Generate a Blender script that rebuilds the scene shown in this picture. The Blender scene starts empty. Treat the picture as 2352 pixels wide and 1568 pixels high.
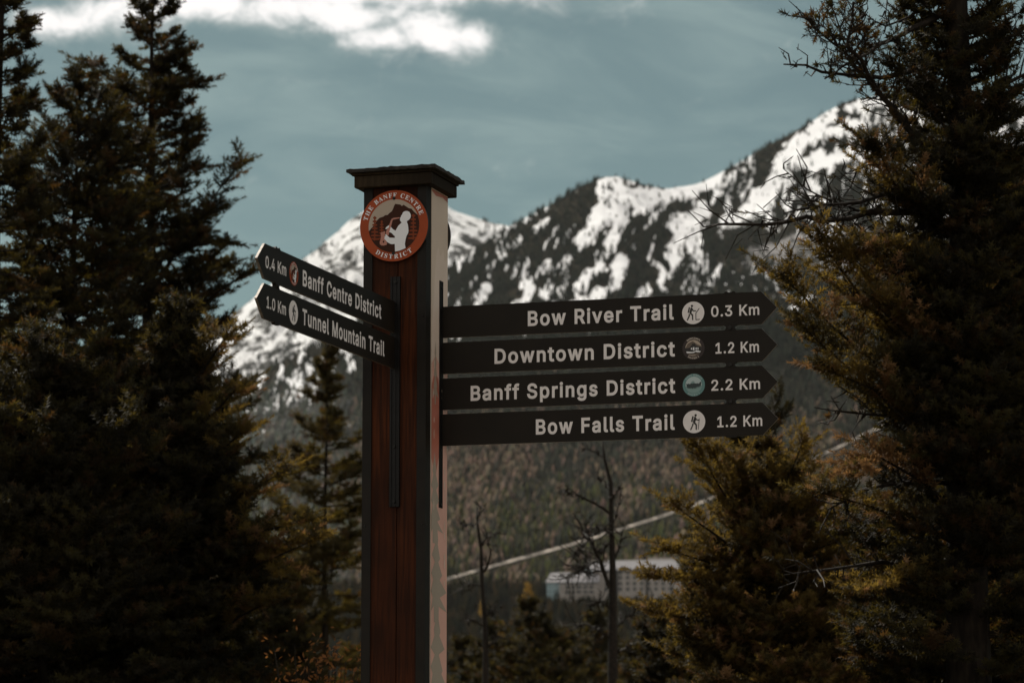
import bpy, math, json, random
import numpy as np
from mathutils import Vector, Matrix
from mathutils.geometry import delaunay_2d_cdt

R_ = math.radians
scene = bpy.context.scene
COL = scene.collection

# ------------------------------------------------------------------ camera, sky, sun, exposure
cam_d = bpy.data.cameras.new('camera'); cam = bpy.data.objects.new('camera', cam_d); COL.objects.link(cam)
PITCH = 8.173
cam.location = (0, 0, 1.6); cam.rotation_euler = (R_(90 + PITCH), 0, 0)
cam_d.sensor_width = 36; cam_d.sensor_fit = 'HORIZONTAL'; cam_d.lens = 36 * 7179 / 2352
cam_d.clip_start = 0.1; cam_d.clip_end = 40000
cam_d.dof.use_dof = True; cam_d.dof.focus_distance = 12.0; cam_d.dof.aperture_fstop = 7.0
scene.camera = cam

SUN_AZ, SUN_EL = -32.0, 47.0          # ahead and to the left of the camera
SKY_STRENGTH = 0.085
scene.view_settings.view_transform = 'Standard'
scene.view_settings.look = 'None'
scene.view_settings.exposure = 0.0
scene.view_settings.gamma = 1.0
scene.cycles.use_denoising = True
scene.cycles.max_bounces = 6
scene.cycles.diffuse_bounces = 3
scene.cycles.transmission_bounces = 3
scene.cycles.transparent_max_bounces = 6
scene.cycles.volume_bounces = 0
scene.cycles.sample_clamp_indirect = 4.0


class NT:
    """small node-tree writer"""
    def __init__(self, tree):
        self.t = tree; tree.nodes.clear()
    def n(self, kind, **kw):
        nd = self.t.nodes.new(kind)
        for k, v in kw.items():
            if k.startswith('i_'):
                key = k[2:]
                nd.inputs[int(key) if key.isdigit() else key].default_value = v
            else:
                setattr(nd, k, v)
        return nd
    def l(self, a, b): self.t.links.new(a, b)
    def math(self, op, a, b=None, clamp=False):
        nd = self.n('ShaderNodeMath', operation=op, use_clamp=clamp)
        for i, v in enumerate((a, b)):
            if v is None: continue
            if isinstance(v, (int, float)): nd.inputs[i].default_value = v
            else: self.l(v, nd.inputs[i])
        return nd.outputs[0]
    def mix(self, fac, a, b, blend='MIX'):
        nd = self.n('ShaderNodeMix', data_type='RGBA', blend_type=blend)
        for i, v in ((0, fac), (6, a), (7, b)):
            if isinstance(v, (int, float)): nd.inputs[i].default_value = v
            elif isinstance(v, tuple): nd.inputs[i].default_value = (*v, 1) if len(v) == 3 else v
            else: self.l(v, nd.inputs[i])
        return nd.outputs[2]
    def ramp(self, fac, lo, hi):
        nd = self.n('ShaderNodeMapRange', interpolation_type='SMOOTHSTEP')
        nd.inputs[1].default_value = lo; nd.inputs[2].default_value = hi
        self.l(fac, nd.inputs[0]); return nd.outputs[0]


def build_world():
    w = bpy.data.worlds.new('World'); scene.world = w; w.use_nodes = True
    t = NT(w.node_tree)
    sky = t.n('ShaderNodeTexSky', sky_type='NISHITA', sun_disc=False)
    sky.sun_elevation = R_(SUN_EL); sky.sun_rotation = R_(SUN_AZ)
    sky.altitude = 1500; sky.air_density = 1.0; sky.dust_density = 1.4; sky.ozone_density = 1.2
    hs = t.n('ShaderNodeHueSaturation'); hs.inputs['Saturation'].default_value = SKY_SAT
    t.l(sky.outputs[0], hs.inputs['Color'])
    col = t.mix(1.0, hs.outputs[0], SKY_TINT, 'MULTIPLY')
    tc = t.n('ShaderNodeTexCoord'); sep = t.n('ShaderNodeSeparateXYZ'); t.l(tc.outputs['Generated'], sep.inputs[0])
    yy = t.math('MAXIMUM', sep.outputs[1], 0.05)
    u = t.math('DIVIDE', sep.outputs[0], yy); v = t.math('DIVIDE', sep.outputs[2], yy)
    # thin high cloud in long streaks
    cmb = t.n('ShaderNodeCombineXYZ'); t.l(u, cmb.inputs[0])
    sv = t.math('SUBTRACT', v, t.math('MULTIPLY', u, -0.12)); t.l(t.math('MULTIPLY', sv, 3.2), cmb.inputs[1])
    nz = t.n('ShaderNodeTexNoise'); nz.inputs['Scale'].default_value = 14; nz.inputs['Detail'].default_value = 7
    nz.inputs['Roughness'].default_value = 0.55; nz.inputs['Distortion'].default_value = 0.6
    t.l(cmb.outputs[0], nz.inputs['Vector'])
    st = t.math('MULTIPLY', t.ramp(nz.outputs[0], 0.38, 0.78), CIRRUS)
    col = t.mix(st, col, CIRRUS_COL)
    # the bright cumulus bank overhead left: soft lobes broken by noise
    lobes = [(985, 28, 140, 66), (870, 45, 110, 48), (790, -8, 165, 54), (640, -30, 200, 50), (430, -42, 240, 48), (230, -16, 190, 54), (90, 5, 110, 54), (700, -80, 700, 76), (1085, 35, 60, 52)]
    fld = None
    for (px, py, rx, ry) in lobes:
        du = t.math('DIVIDE', t.math('SUBTRACT', u, (px - 1176) / 7253), rx / 7253)
        dv = t.math('DIVIDE', t.math('SUBTRACT', v, (1815 - py) / 7253), ry / 7253)
        d2 = t.math('ADD', t.math('MULTIPLY', du, du), t.math('MULTIPLY', dv, dv))
        g = t.math('EXPONENT', t.math('MULTIPLY', d2, -1.0))
        fld = g if fld is None else t.math('MAXIMUM', fld, g)
    cm2 = t.n('ShaderNodeCombineXYZ'); t.l(u, cm2.inputs[0]); t.l(t.math('MULTIPLY', v, 1.25), cm2.inputs[1])
    n2 = t.n('ShaderNodeTexNoise'); n2.inputs['Scale'].default_value = 62; n2.inputs['Detail'].default_value = 8
    n2.inputs['Roughness'].default_value = 0.66; n2.inputs['Distortion'].default_value = 0.35
    t.l(cm2.outputs[0], n2.inputs['Vector'])
    body = t.math('ADD', fld, t.math('MULTIPLY', t.math('SUBTRACT', n2.outputs[0], 0.5), 1.7))
    m = t.ramp(body, 0.12, 0.95)
    front = t.ramp(sep.outputs[1], 0.1, 0.4)
    m = t.math('MULTIPLY', m, front)
    shade = t.mix(t.ramp(body, 0.3, 1.0), CLOUD_DIM, CLOUD_LIT)
    col = t.mix(m, col, shade)
    # unseen broken bright cloud, added behind the camera and overhead to fill shaded fronts
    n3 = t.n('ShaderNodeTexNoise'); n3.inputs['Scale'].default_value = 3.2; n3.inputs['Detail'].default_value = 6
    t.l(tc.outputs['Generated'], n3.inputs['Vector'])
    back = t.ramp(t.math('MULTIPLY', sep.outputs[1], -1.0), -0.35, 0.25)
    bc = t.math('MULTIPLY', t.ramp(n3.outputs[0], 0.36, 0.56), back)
    col = t.mix(bc, col, FILL_CLOUD)
    bg = t.n('ShaderNodeBackground'); bg.inputs[1].default_value = SKY_STRENGTH
    t.l(col, bg.inputs[0]); out = t.n('ShaderNodeOutputWorld'); t.l(bg.outputs[0], out.inputs[0])


SKY_SAT = 0.55
SKY_TINT = (0.385, 0.505, 0.445)
CIRRUS = 0.55
CIRRUS_COL = (4.0, 5.2, 5.1)
CLOUD_DIM = (6.0, 6.5, 6.4)
CLOUD_LIT = (12.5, 12.2, 12.0)
FILL_CLOUD = (9.6, 8.6, 7.9)
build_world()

sun_d = bpy.data.lights.new('sun', 'SUN'); sun = bpy.data.objects.new('sun', sun_d); COL.objects.link(sun)
sun_d.energy = 4.2; sun_d.angle = R_(0.5); sun_d.color = (1.0, 0.93, 0.82)
_sd = Vector((math.sin(R_(SUN_AZ)) * math.cos(R_(SUN_EL)), math.cos(R_(SUN_AZ)) * math.cos(R_(SUN_EL)), math.sin(R_(SUN_EL))))
sun.rotation_euler = _sd.to_track_quat('Z', 'Y').to_euler(); sun.location = _sd * 60 + Vector((0, 0, 5))


# ------------------------------------------------------------------ helpers
def tag(o, label=None, cat=None, group=None, kind=None):
    if label: o['label'] = label
    if cat: o['category'] = cat
    if group: o['group'] = group
    if kind: o['kind'] = kind
    return o


def empty(name, loc=(0, 0, 0), rz=0.0):
    o = bpy.data.objects.new(name, None); COL.objects.link(o)
    o.location = loc; o.rotation_euler = (0, 0, rz); o.empty_display_size = 0.2
    return o


def np_mesh(name, V, faces, mats, midx=None, parent=None, smooth=False, attrs=None):
    """faces: list of (k, array[n,k]); midx: per-face material index"""
    me = bpy.data.meshes.new(name)
    V = np.asarray(V, np.float32)
    me.vertices.add(len(V)); me.vertices.foreach_set('co', V.ravel())
    starts, loops, tot = [], [], 0
    for arr in faces:
        arr = np.asarray(arr, np.int32)
        if len(arr) == 0: continue
        n, k = arr.shape
        starts.append(tot + np.arange(n, dtype=np.int32) * k); loops.append(arr.ravel()); tot += n * k
    starts = np.concatenate(starts); loops = np.concatenate(loops)
    me.loops.add(tot); me.loops.foreach_set('vertex_index', loops)
    me.polygons.add(len(starts)); me.polygons.foreach_set('loop_start', starts)
    if midx is not None: me.polygons.foreach_set('material_index', np.asarray(midx, np.int32))
    if smooth: me.polygons.foreach_set('use_smooth', np.ones(len(starts), bool))
    for m in (mats if isinstance(mats, (list, tuple)) else [mats]): me.materials.append(m)
    for an, av in (attrs or {}).items():
        av = np.asarray(av, np.float32)
        if av.ndim == 1:
            a = me.attributes.new(an, 'FLOAT', 'POINT'); a.data.foreach_set('value', av)
        else:
            a = me.attributes.new(an, 'FLOAT_COLOR', 'POINT'); a.data.foreach_set('color', av.ravel())
    me.update(calc_edges=True); me.validate()
    o = bpy.data.objects.new(name, me); COL.objects.link(o)
    if parent: o.parent = parent
    return o


class MB:
    """collects pieces and links them as ONE mesh object"""
    def __init__(self): self.v = []; self.f = []; self.m = []
    def add(self, verts, faces, mi=0):
        b = len(self.v); self.v += [tuple(q) for q in verts]
        for fc in faces: self.f.append(tuple(b + i for i in fc)); self.m.append(mi)
    def box(self, x0, x1, y0, y1, z0, z1, mi=0, bev=0.0):
        if bev <= 0:
            v = [(x, y, z) for z in (z0, z1) for y in (y0, y1) for x in (x0, x1)]
            f = [(0, 2, 3, 1), (4, 5, 7, 6), (0, 1, 5, 4), (2, 6, 7, 3), (0, 4, 6, 2), (1, 3, 7, 5)]
            self.add(v, f, mi); return
        import bmesh
        bm = bmesh.new(); bmesh.ops.create_cube(bm, size=1)
        for q in bm.verts:
            q.co = Vector(((x0 + x1) / 2 + q.co.x * (x1 - x0), (y0 + y1) / 2 + q.co.y * (y1 - y0), (z0 + z1) / 2 + q.co.z * (z1 - z0)))
        bmesh.ops.bevel(bm, geom=list(bm.edges), offset=bev, segments=1, affect='EDGES', profile=0.5)
        bm.verts.index_update()
        self.add([q.co[:] for q in bm.verts], [[q.index for q in fc.verts] for fc in bm.faces], mi); bm.free()
    def tube(self, pts, radii, n=8, mi=0, cap=True):
        pts = [Vector(p) for p in pts]; b = len(self.v); ref = Vector((0.13, 0.31, 0.94))
        for i, p in enumerate(pts):
            d = (pts[min(i + 1, len(pts) - 1)] - pts[max(i - 1, 0)]).normalized()
            a = d.cross(ref); a = a.normalized() if a.length > 1e-4 else d.cross(Vector((1, 0, 0))).normalized()
            c = d.cross(a)
            for k in range(n):
                t = 2 * math.pi * k / n
                self.v.append(tuple(p + (a * math.cos(t) + c * math.sin(t)) * radii[i]))
        for i in range(len(pts) - 1):
            for k in range(n):
                self.f.append((b + i * n + k, b + i * n + (k + 1) % n, b + (i + 1) * n + (k + 1) % n, b + (i + 1) * n + k)); self.m.append(mi)
        if cap:
            self.f.append(tuple(b + k for k in reversed(range(n)))); self.m.append(mi)
            self.f.append(tuple(b + (len(pts) - 1) * n + k for k in range(n))); self.m.append(mi)
    def build(self, name, mats, parent=None, smooth=False):
        me = bpy.data.meshes.new(name); me.from_pydata(self.v, [], self.f)
        for m in (mats if isinstance(mats, (list, tuple)) else [mats]): me.materials.append(m)
        me.polygons.foreach_set('material_index', self.m)
        if smooth: me.polygons.foreach_set('use_smooth', [True] * len(self.f))
        me.update()
        o = bpy.data.objects.new(name, me); COL.objects.link(o)
        if parent: o.parent = parent
        return o


def mat_plain(name, col, rough=0.6, metal=0.0, spec=0.5, noise=0.0, nscale=20.0, bump=0.0, stretch=(1, 1, 1)):
    m = bpy.data.materials.new(name); m.use_nodes = True; t = NT(m.node_tree)
    b = t.n('ShaderNodeBsdfPrincipled'); out = t.n('ShaderNodeOutputMaterial'); t.l(b.outputs[0], out.inputs[0])
    b.inputs['Roughness'].default_value = rough; b.inputs['Metallic'].default_value = metal
    b.inputs['Specular IOR Level'].default_value = spec
    if noise or bump:
        tc = t.n('ShaderNodeTexCoord'); mp = t.n('ShaderNodeMapping'); mp.inputs['Scale'].default_value = stretch
        t.l(tc.outputs['Object'], mp.inputs[0])
        nz = t.n('ShaderNodeTexNoise'); nz.inputs['Scale'].default_value = nscale; nz.inputs['Detail'].default_value = 6
        t.l(mp.outputs[0], nz.inputs['Vector'])
        lo = tuple(c * (1 - noise) for c in col); hi = tuple(min(1, c * (1 + noise)) for c in col)
        t.l(t.mix(t.ramp(nz.outputs[0], 0.3, 0.7), lo, hi), b.inputs['Base Color'])
        if bump:
            bp = t.n('ShaderNodeBump'); bp.inputs['Strength'].default_value = 0.6; bp.inputs['Distance'].default_value = bump
            t.l(nz.outputs[0], bp.inputs['Height']); t.l(bp.outputs[0], b.inputs['Normal'])
    else:
        b.inputs['Base Color'].default_value = (*col, 1)
    return m


# value noise in numpy (deterministic)
_rng0 = np.random.default_rng(7)
_PERM = _rng0.random((256, 256))
def vnoise(x, y):
    xi = np.floor(x).astype(int); yi = np.floor(y).astype(int); fx = x - xi; fy = y - yi
    fx = fx * fx * (3 - 2 * fx); fy = fy * fy * (3 - 2 * fy)
    a = _PERM[xi % 256, yi % 256]; b = _PERM[(xi + 1) % 256, yi % 256]
    c = _PERM[xi % 256, (yi + 1) % 256]; d = _PERM[(xi + 1) % 256, (yi + 1) % 256]
    return (a * (1 - fx) + b * fx) * (1 - fy) + (c * (1 - fx) + d * fx) * fy
def fbm(x, y, o=5, g=0.5):
    s = 0; a = 1; t = 0
    for i in range(o):
        s = s + a * vnoise(x * 2 ** i + 17.3 * i, y * 2 ** i + 5.7 * i); t += a; a *= g
    return s / t


# ray from the camera's own place: used to read where things stand (x, y in the photo's 2352-wide frame, Y = metres ahead)
_F = Vector((0, math.cos(R_(PITCH)), math.sin(R_(PITCH)))); _U = Vector((0, -math.sin(R_(PITCH)), math.cos(R_(PITCH))))
def at(x, y, Y):
    r = Vector((1, 0, 0)) * ((x - 1176) / 7179) + _U * ((784 - y) / 7179) + _F
    return Vector((0, 0, 1.6)) + r * (Y / r.y)

# ------------------------------------------------------------------ land: near ground, forested mountain, snow peak
HZ = 1815.0; FH = 7253.0      # horizon line and focal length of the photograph in its 2352-wide frame


def lut(x, pts):
    a = np.array(pts, float); return np.interp(x, a[:, 0], a[:, 1])


RIDGE = [(-900, 900), (-300, 1000), (0, 1000), (300, 960), (450, 900), (600, 840), (700, 790), (830, 712), (1030, 594), (1080, 560), (1165, 507), (1230, 472), (1290, 432), (1345, 402), (1390, 385), (1430, 388), (1480, 398), (1550, 402), (1610, 388), (1670, 365), (1740, 332), (1800, 298), (1860, 262), (1920, 226), (1980, 199), (2030, 192), (2100, 192), (2200, 176), (2352, 186), (2600, 240), (3000, 330), (3600, 420)]
RDIST = [(-900, 3300), (300, 3500), (830, 3900), (1165, 4400), (1400, 4500), (2000, 5000), (3600, 5200)]


def ridge_y(x):
    return lut(x, RIDGE) + 7 * (fbm(x / 60 + 3, x * 0 + 1.5, 3) - .5)


def slope_height(x, r):
    """height of the forested mountain at frame column x and distance r (metres ahead)"""
    Rr = lut(x, RDIST); zr = 1.6 + (HZ - ridge_y(x)) / FH * Rr
    zlow = np.interp(r, [1380, 1450, 1700, 1900, 2200], [-75, -62, 14, 64, 126])
    s = np.clip((r - 2200) / (Rr - 2200), 0, None)
    up = 126 + (zr - 126) * np.minimum(s, 1) ** 1.08
    z = np.where(r < 2200, zlow, up)
    z = np.where(s > 1, zr - (r - Rr) * 0.55, z)
    X = (x - 1176) / FH * r
    amp = 95 * np.clip(s * 1.3, 0, 1) * np.clip((1.03 - s) * 6, 0.0, 1)
    ridged = 1 - np.abs(2 * fbm(X / 330 + 4 + r / 1500, r / 1700 + 2, 4) - 1)
    z = z + amp * (ridged - .78) + amp * .35 * (fbm(X / 60, r / 150, 3) - .5)
    z = z + 6 * (fbm(X / 90 + 9, r / 90, 3) - .5) * np.clip((r - 1500) / 400, 0, 1) * np.clip((1.02 - s) * 8, 0, 1)
    return z


def stroke_field(x, y, strokes, wob=14):
    """distance-based field (1 inside, 0 outside) of broad strokes given in frame columns and rows"""
    best = np.zeros_like(x)
    jx = x + wob * 2 * (fbm(x / 38, y / 38 + 7, 3) - .5); jy = y + wob * 3 * (fbm(x / 30 + 11, y / 55, 3) - .5)
    for pts, w in strokes:
        for (x0, y0), (x1, y1) in zip(pts[:-1], pts[1:]):
            dx, dy = x1 - x0, y1 - y0; t = np.clip(((jx - x0) * dx + (jy - y0) * dy) / (dx * dx + dy * dy), 0, 1)
            d = np.hypot(jx - x0 - t * dx, jy - y0 - t * dy); best = np.maximum(best, np.clip(1.5 - d / w, 0, 1))
    return best


OPEN = [([(1400, 412), (1460, 432), (1560, 425), (1655, 388)], 26), ([(1440, 440), (1375, 480), (1350, 530)], 24), ([(1450, 450), (1410, 545)], 16),
        ([(1500, 425), (1480, 465)], 20), ([(1560, 495), (1620, 470)], 20), ([(1575, 500), (1560, 575)], 22), ([(1610, 490), (1600, 560)], 18),
        ([(1935, 232), (1860, 300), (1815, 350), (1790, 420)], 19), ([(1810, 370), (1760, 455), (1690, 490)], 22), ([(1985, 208), (2060, 206), (2200, 220)], 18),
        ([(1850, 360), (1960, 335), (2040, 300)], 17), ([(1900, 285), (1990, 250)], 14), ([(1330, 645), (1370, 610), (1430, 580)], 11), ([(1290, 715), (1330, 675), (1380, 655)], 13),
        ([(1430, 590), (1420, 640), (1380, 670)], 16), ([(1180, 700), (1220, 640)], 10), ([(1090, 690), (1120, 640)], 9), ([(1230, 510), (1260, 480)], 10), ([(1500, 640), (1470, 700)], 10), ([(1520, 600), (1540, 660)], 8),
        ([(1890, 660), (1840, 700)], 9), ([(800, 780), (740, 800)], 12), ([(600, 860), (545, 905)], 7), ([(690, 880), (640, 865)], 6), ([(600, 985), (540, 1000)], 5), ([(560, 800), (520, 850)], 7)]
ROCK = [([(1745, 575), (1850, 545), (2050, 530)], 26), ([(1900, 600), (2080, 570)], 22)]
SNOWLINE = [(-900, 940), (480, 940), (700, 930), (830, 900), (1030, 800), (1300, 770), (1500, 710), (1700, 640), (2000, 600), (3600, 600)]


def frame_row(z, r): return HZ - FH * (z - 1.6) / r


def build_front():
    xs = np.concatenate([np.linspace(-900, 440, 90), np.linspace(445, 2300, 640), np.linspace(2310, 3600, 90)]); rs = np.concatenate([np.linspace(1380, 2200, 70), np.linspace(2212, 5200, 380), np.linspace(5230, 5900, 20)])
    X, Rr = np.meshgrid(xs, rs, indexing='ij'); Z = slope_height(X, Rr)
    V = np.stack([(X - 1176) / FH * Rr, Rr, Z], -1).reshape(-1, 3)
    nx, nr = X.shape; idx = np.arange(nx * nr).reshape(nx, nr)
    Fq = np.stack([idx[:-1, :-1], idx[1:, :-1], idx[1:, 1:], idx[:-1, 1:]], -1).reshape(-1, 4)
    Y = frame_row(Z, Rr)
    sl = lut(X, SNOWLINE)
    zone = np.clip((sl - Y) / 260 + .55, 0, 1)
    patch = fbm(X / 11 + .3 * Y / 11, Y / 30, 4) * .62 + fbm(X / 95 + 5, Y / 90, 3) * .38
    snow = zone * np.clip((patch - .515) * 10, 0.0, 1)
    snow = np.maximum(snow, np.clip(stroke_field(X, Y, OPEN) * (.54 + .75 * fbm(X / 8 + 2, Y / 18, 3)) - .08, 0, 1))
    rock = stroke_field(X, Y, ROCK)
    snow = snow * (1 - .75 * rock)
    return np_mesh('mountain_slope', V, [Fq], [slope_mat()], smooth=True, attrs={'snow': snow.ravel(), 'rock': rock.ravel()})


def slope_mat():
    m = bpy.data.materials.new('mountain ground'); m.use_nodes = True; t = NT(m.node_tree)
    b = t.n('ShaderNodeBsdfPrincipled'); out = t.n('ShaderNodeOutputMaterial'); t.l(b.outputs[0], out.inputs[0]); b.inputs['Roughness'].default_value = .9
    b.inputs['Specular IOR Level'].default_value = 0.0
    g = t.n('ShaderNodeNewGeometry')
    mp = t.n('ShaderNodeMapping'); mp.inputs['Scale'].default_value = (1, .45, 1); t.l(g.outputs['Position'], mp.inputs[0])
    n1 = t.n('ShaderNodeTexNoise'); n1.inputs['Scale'].default_value = .035; n1.inputs['Detail'].default_value = 6; t.l(mp.outputs[0], n1.inputs['Vector'])
    n2 = t.n('ShaderNodeTexNoise'); n2.inputs['Scale'].default_value = .012; n2.inputs['Detail'].default_value = 5; t.l(g.outputs['Position'], n2.inputs['Vector'])
    a = t.n('ShaderNodeAttribute', attribute_name='snow'); r = t.n('ShaderNodeAttribute', attribute_name='rock')
    s = t.math('ADD', a.outputs['Fac'], t.math('MULTIPLY', t.math('SUBTRACT', n1.outputs[0], .5), 1.45))
    sm = t.ramp(s, .38, .52)
    soil = t.mix(t.ramp(n2.outputs[0], .35, .65), (.016, .015, .012), (.036, .030, .022))
    rk = t.mix(t.ramp(n1.outputs[0], .4, .6), (.10, .10, .10), (.30, .29, .29))
    c = t.mix(t.ramp(r.outputs['Fac'], .2, .6), soil, rk)
    c = t.mix(sm, c, (.86, .87, .89)); t.l(c, b.inputs['Base Color'])
    bp = t.n('ShaderNodeBump'); bp.inputs['Strength'].default_value = .8; bp.inputs['Distance'].default_value = 10.0
    t.l(n1.outputs[0], bp.inputs['Height']); t.l(bp.outputs[0], b.inputs['Normal'])
    return m


tag(build_front(), kind='structure')

PEAK = [(-900, 820), (-300, 760), (100, 780), (300, 790), (450, 745), (540, 700), (600, 652), (660, 602), (720, 545), (790, 482), (840, 452), (930, 405), (985, 425), (1035, 460), (1090, 481), (1130, 491), (1165, 503), (1250, 560), (1400, 620), (1700, 640), (2000, 640)]


def peak_height(x, r):
    zr = 1.6 + (HZ - lut(x, PEAK) - 10 * (fbm(x / 45 + 1, x * 0 + 4, 4) - .5)) / FH * 7000
    s = np.clip((r - 4200) / 2800, 0, None)
    z = 150 + (zr - 150) * np.minimum(s, 1) ** 1.1
    z = np.where(s > 1, zr - (r - 7000) * .8, z)
    X = (x - 1176) / FH * r
    amp = 260 * np.clip(s * 1.5, 0, 1) * np.clip((1.02 - s) * 5, 0, 1)
    ridged = 1 - np.abs(2 * fbm(X / 420 + 2 - r / 2500, r / 900, 5) - 1)
    return z + amp * (ridged - .75) + amp * .3 * (fbm(X / 90, r / 120, 4) - .5)


def peak_mat():
    m = bpy.data.materials.new('peak snow and rock'); m.use_nodes = True; t = NT(m.node_tree)
    b = t.n('ShaderNodeBsdfPrincipled'); out = t.n('ShaderNodeOutputMaterial'); t.l(b.outputs[0], out.inputs[0]); b.inputs['Roughness'].default_value = .9
    b.inputs['Specular IOR Level'].default_value = 0.1
    g = t.n('ShaderNodeNewGeometry'); sp = t.n('ShaderNodeSeparateXYZ'); t.l(g.outputs['Position'], sp.inputs[0])
    mp = t.n('ShaderNodeMapping'); mp.inputs['Scale'].default_value = (1.0, .45, 1.35); mp.inputs['Rotation'].default_value = (0, R_(24), 0); t.l(g.outputs['Position'], mp.inputs[0])
    n1 = t.n('ShaderNodeTexNoise'); n1.inputs['Scale'].default_value = .021; n1.inputs['Detail'].default_value = 7; n1.inputs['Roughness'].default_value = .62; t.l(mp.outputs[0], n1.inputs['Vector'])
    h = t.ramp(sp.outputs[2], 450.0, 1150.0)
    k = t.math('SUBTRACT', n1.outputs[0], t.math('MULTIPLY', h, .06))
    rock = t.ramp(k, .44, .505)
    c = t.mix(rock, (.88, .89, .90), (.06, .058, .055)); t.l(c, b.inputs['Base Color'])
    bp = t.n('ShaderNodeBump'); bp.inputs['Strength'].default_value = .7; bp.inputs['Distance'].default_value = 14.0
    t.l(n1.outputs[0], bp.inputs['Height']); t.l(bp.outputs[0], b.inputs['Normal'])
    return m


def build_peak():
    xs = np.linspace(-900, 2000, 420); rs = np.linspace(4200, 7800, 240)
    X, Rr = np.meshgrid(xs, rs, indexing='ij'); Z = peak_height(X, Rr)
    V = np.stack([(X - 1176) / FH * Rr, Rr, Z], -1).reshape(-1, 3)
    nx, nr = X.shape; idx = np.arange(nx * nr).reshape(nx, nr)
    Fq = np.stack([idx[:-1, :-1], idx[1:, :-1], idx[1:, 1:], idx[:-1, 1:]], -1).reshape(-1, 4)
    return np_mesh('snow_peak', V, [Fq], [peak_mat()], smooth=True)


tag(build_peak(), kind='structure')


def ground_height(X, Y):
    r = np.hypot(X, Y)
    z = np.interp(r, [0, 16, 30, 60, 200, 700, 1300, 1500, 2500, 14000], [0, 0, -.6, -4, -28, -70, -74, -76, -85, -140])
    return z + np.clip((r - 6) / 30, 0, 1) * .5 * (fbm(X / 5, Y / 5, 3) - .5) + .10 * (fbm(X / 1.3, Y / 1.3, 3) - .5)


def build_ground():
    rs = np.concatenate([np.linspace(0.5, 40, 90), np.geomspace(42, 9500, 70)]); th = np.linspace(0, 2 * np.pi, 181)[:-1]
    Rr, T = np.meshgrid(rs, th, indexing='ij'); X = Rr * np.sin(T); Y = Rr * np.cos(T); Z = ground_height(X, Y)
    V = np.concatenate([np.stack([X, Y, Z], -1).reshape(-1, 3), [[0, 0, float(ground_height(np.array([0.]), np.array([0.]))[0])]]])
    n, k = X.shape; idx = np.arange(n * k).reshape(n, k); nx = np.roll(idx, -1, 1)
    Fq = np.stack([idx[:-1], nx[:-1], nx[1:], idx[1:]], -1).reshape(-1, 4)[:, ::-1]
    Ft = np.stack([np.full(k, n * k), idx[0], nx[0]], -1)[:, ::-1]
    return np_mesh('ground', V, [Fq, Ft], [mat_plain('dry grass and needles', (.10, .080, .045), .95, noise=.5, nscale=1.4, bump=.03)], smooth=True)


tag(build_ground(), kind='structure')

# -------- the pale straight cutline across the lower slope
CUT = [(960, 1352), (1030, 1332), (1120, 1306), (1250, 1271), (1320, 1251), (1400, 1226), (1500, 1195), (1580, 1168), (1700, 1122), (1850, 1065), (1935, 1027), (2010, 990), (2110, 945), (2250, 880)]


def row_to_r(x, y):
    """distance at which column x of the front slope shows at row y"""
    rr = np.linspace(1500, 3600, 1500); out = []
    for a, b in zip(np.atleast_1d(x), np.atleast_1d(y)):
        yy = frame_row(slope_height(np.full_like(rr, a), rr), rr); k = np.argmax(yy <= b); out.append(rr[k])
    return np.array(out)


cx = np.linspace(960, 2250, 160); cy = np.interp(cx, [p[0] for p in CUT], [p[1] for p in CUT])
cr0 = row_to_r(cx, cy + 2.6); cr1 = row_to_r(cx, cy - 3.4)

V = []
for k in range(160):
    for q in range(5):
        r = cr0[k] + (cr1[k] - cr0[k]) * q / 4; z = float(slope_height(np.array([cx[k]]), np.array([r]))[0]) + 1.2
        V.append(((cx[k] - 1176) / FH * r, r, z))
idx = np.arange(800).reshape(160, 5)
Fq = np.stack([idx[:-1, :-1], idx[1:, :-1], idx[1:, 1:], idx[:-1, 1:]], -1).reshape(-1, 4)
tag(np_mesh('road', V, [Fq], [mat_plain('pale gravel and old snow', (.34, .295, .25), .9, noise=.6, nscale=.06)], smooth=True), kind='structure')


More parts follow.
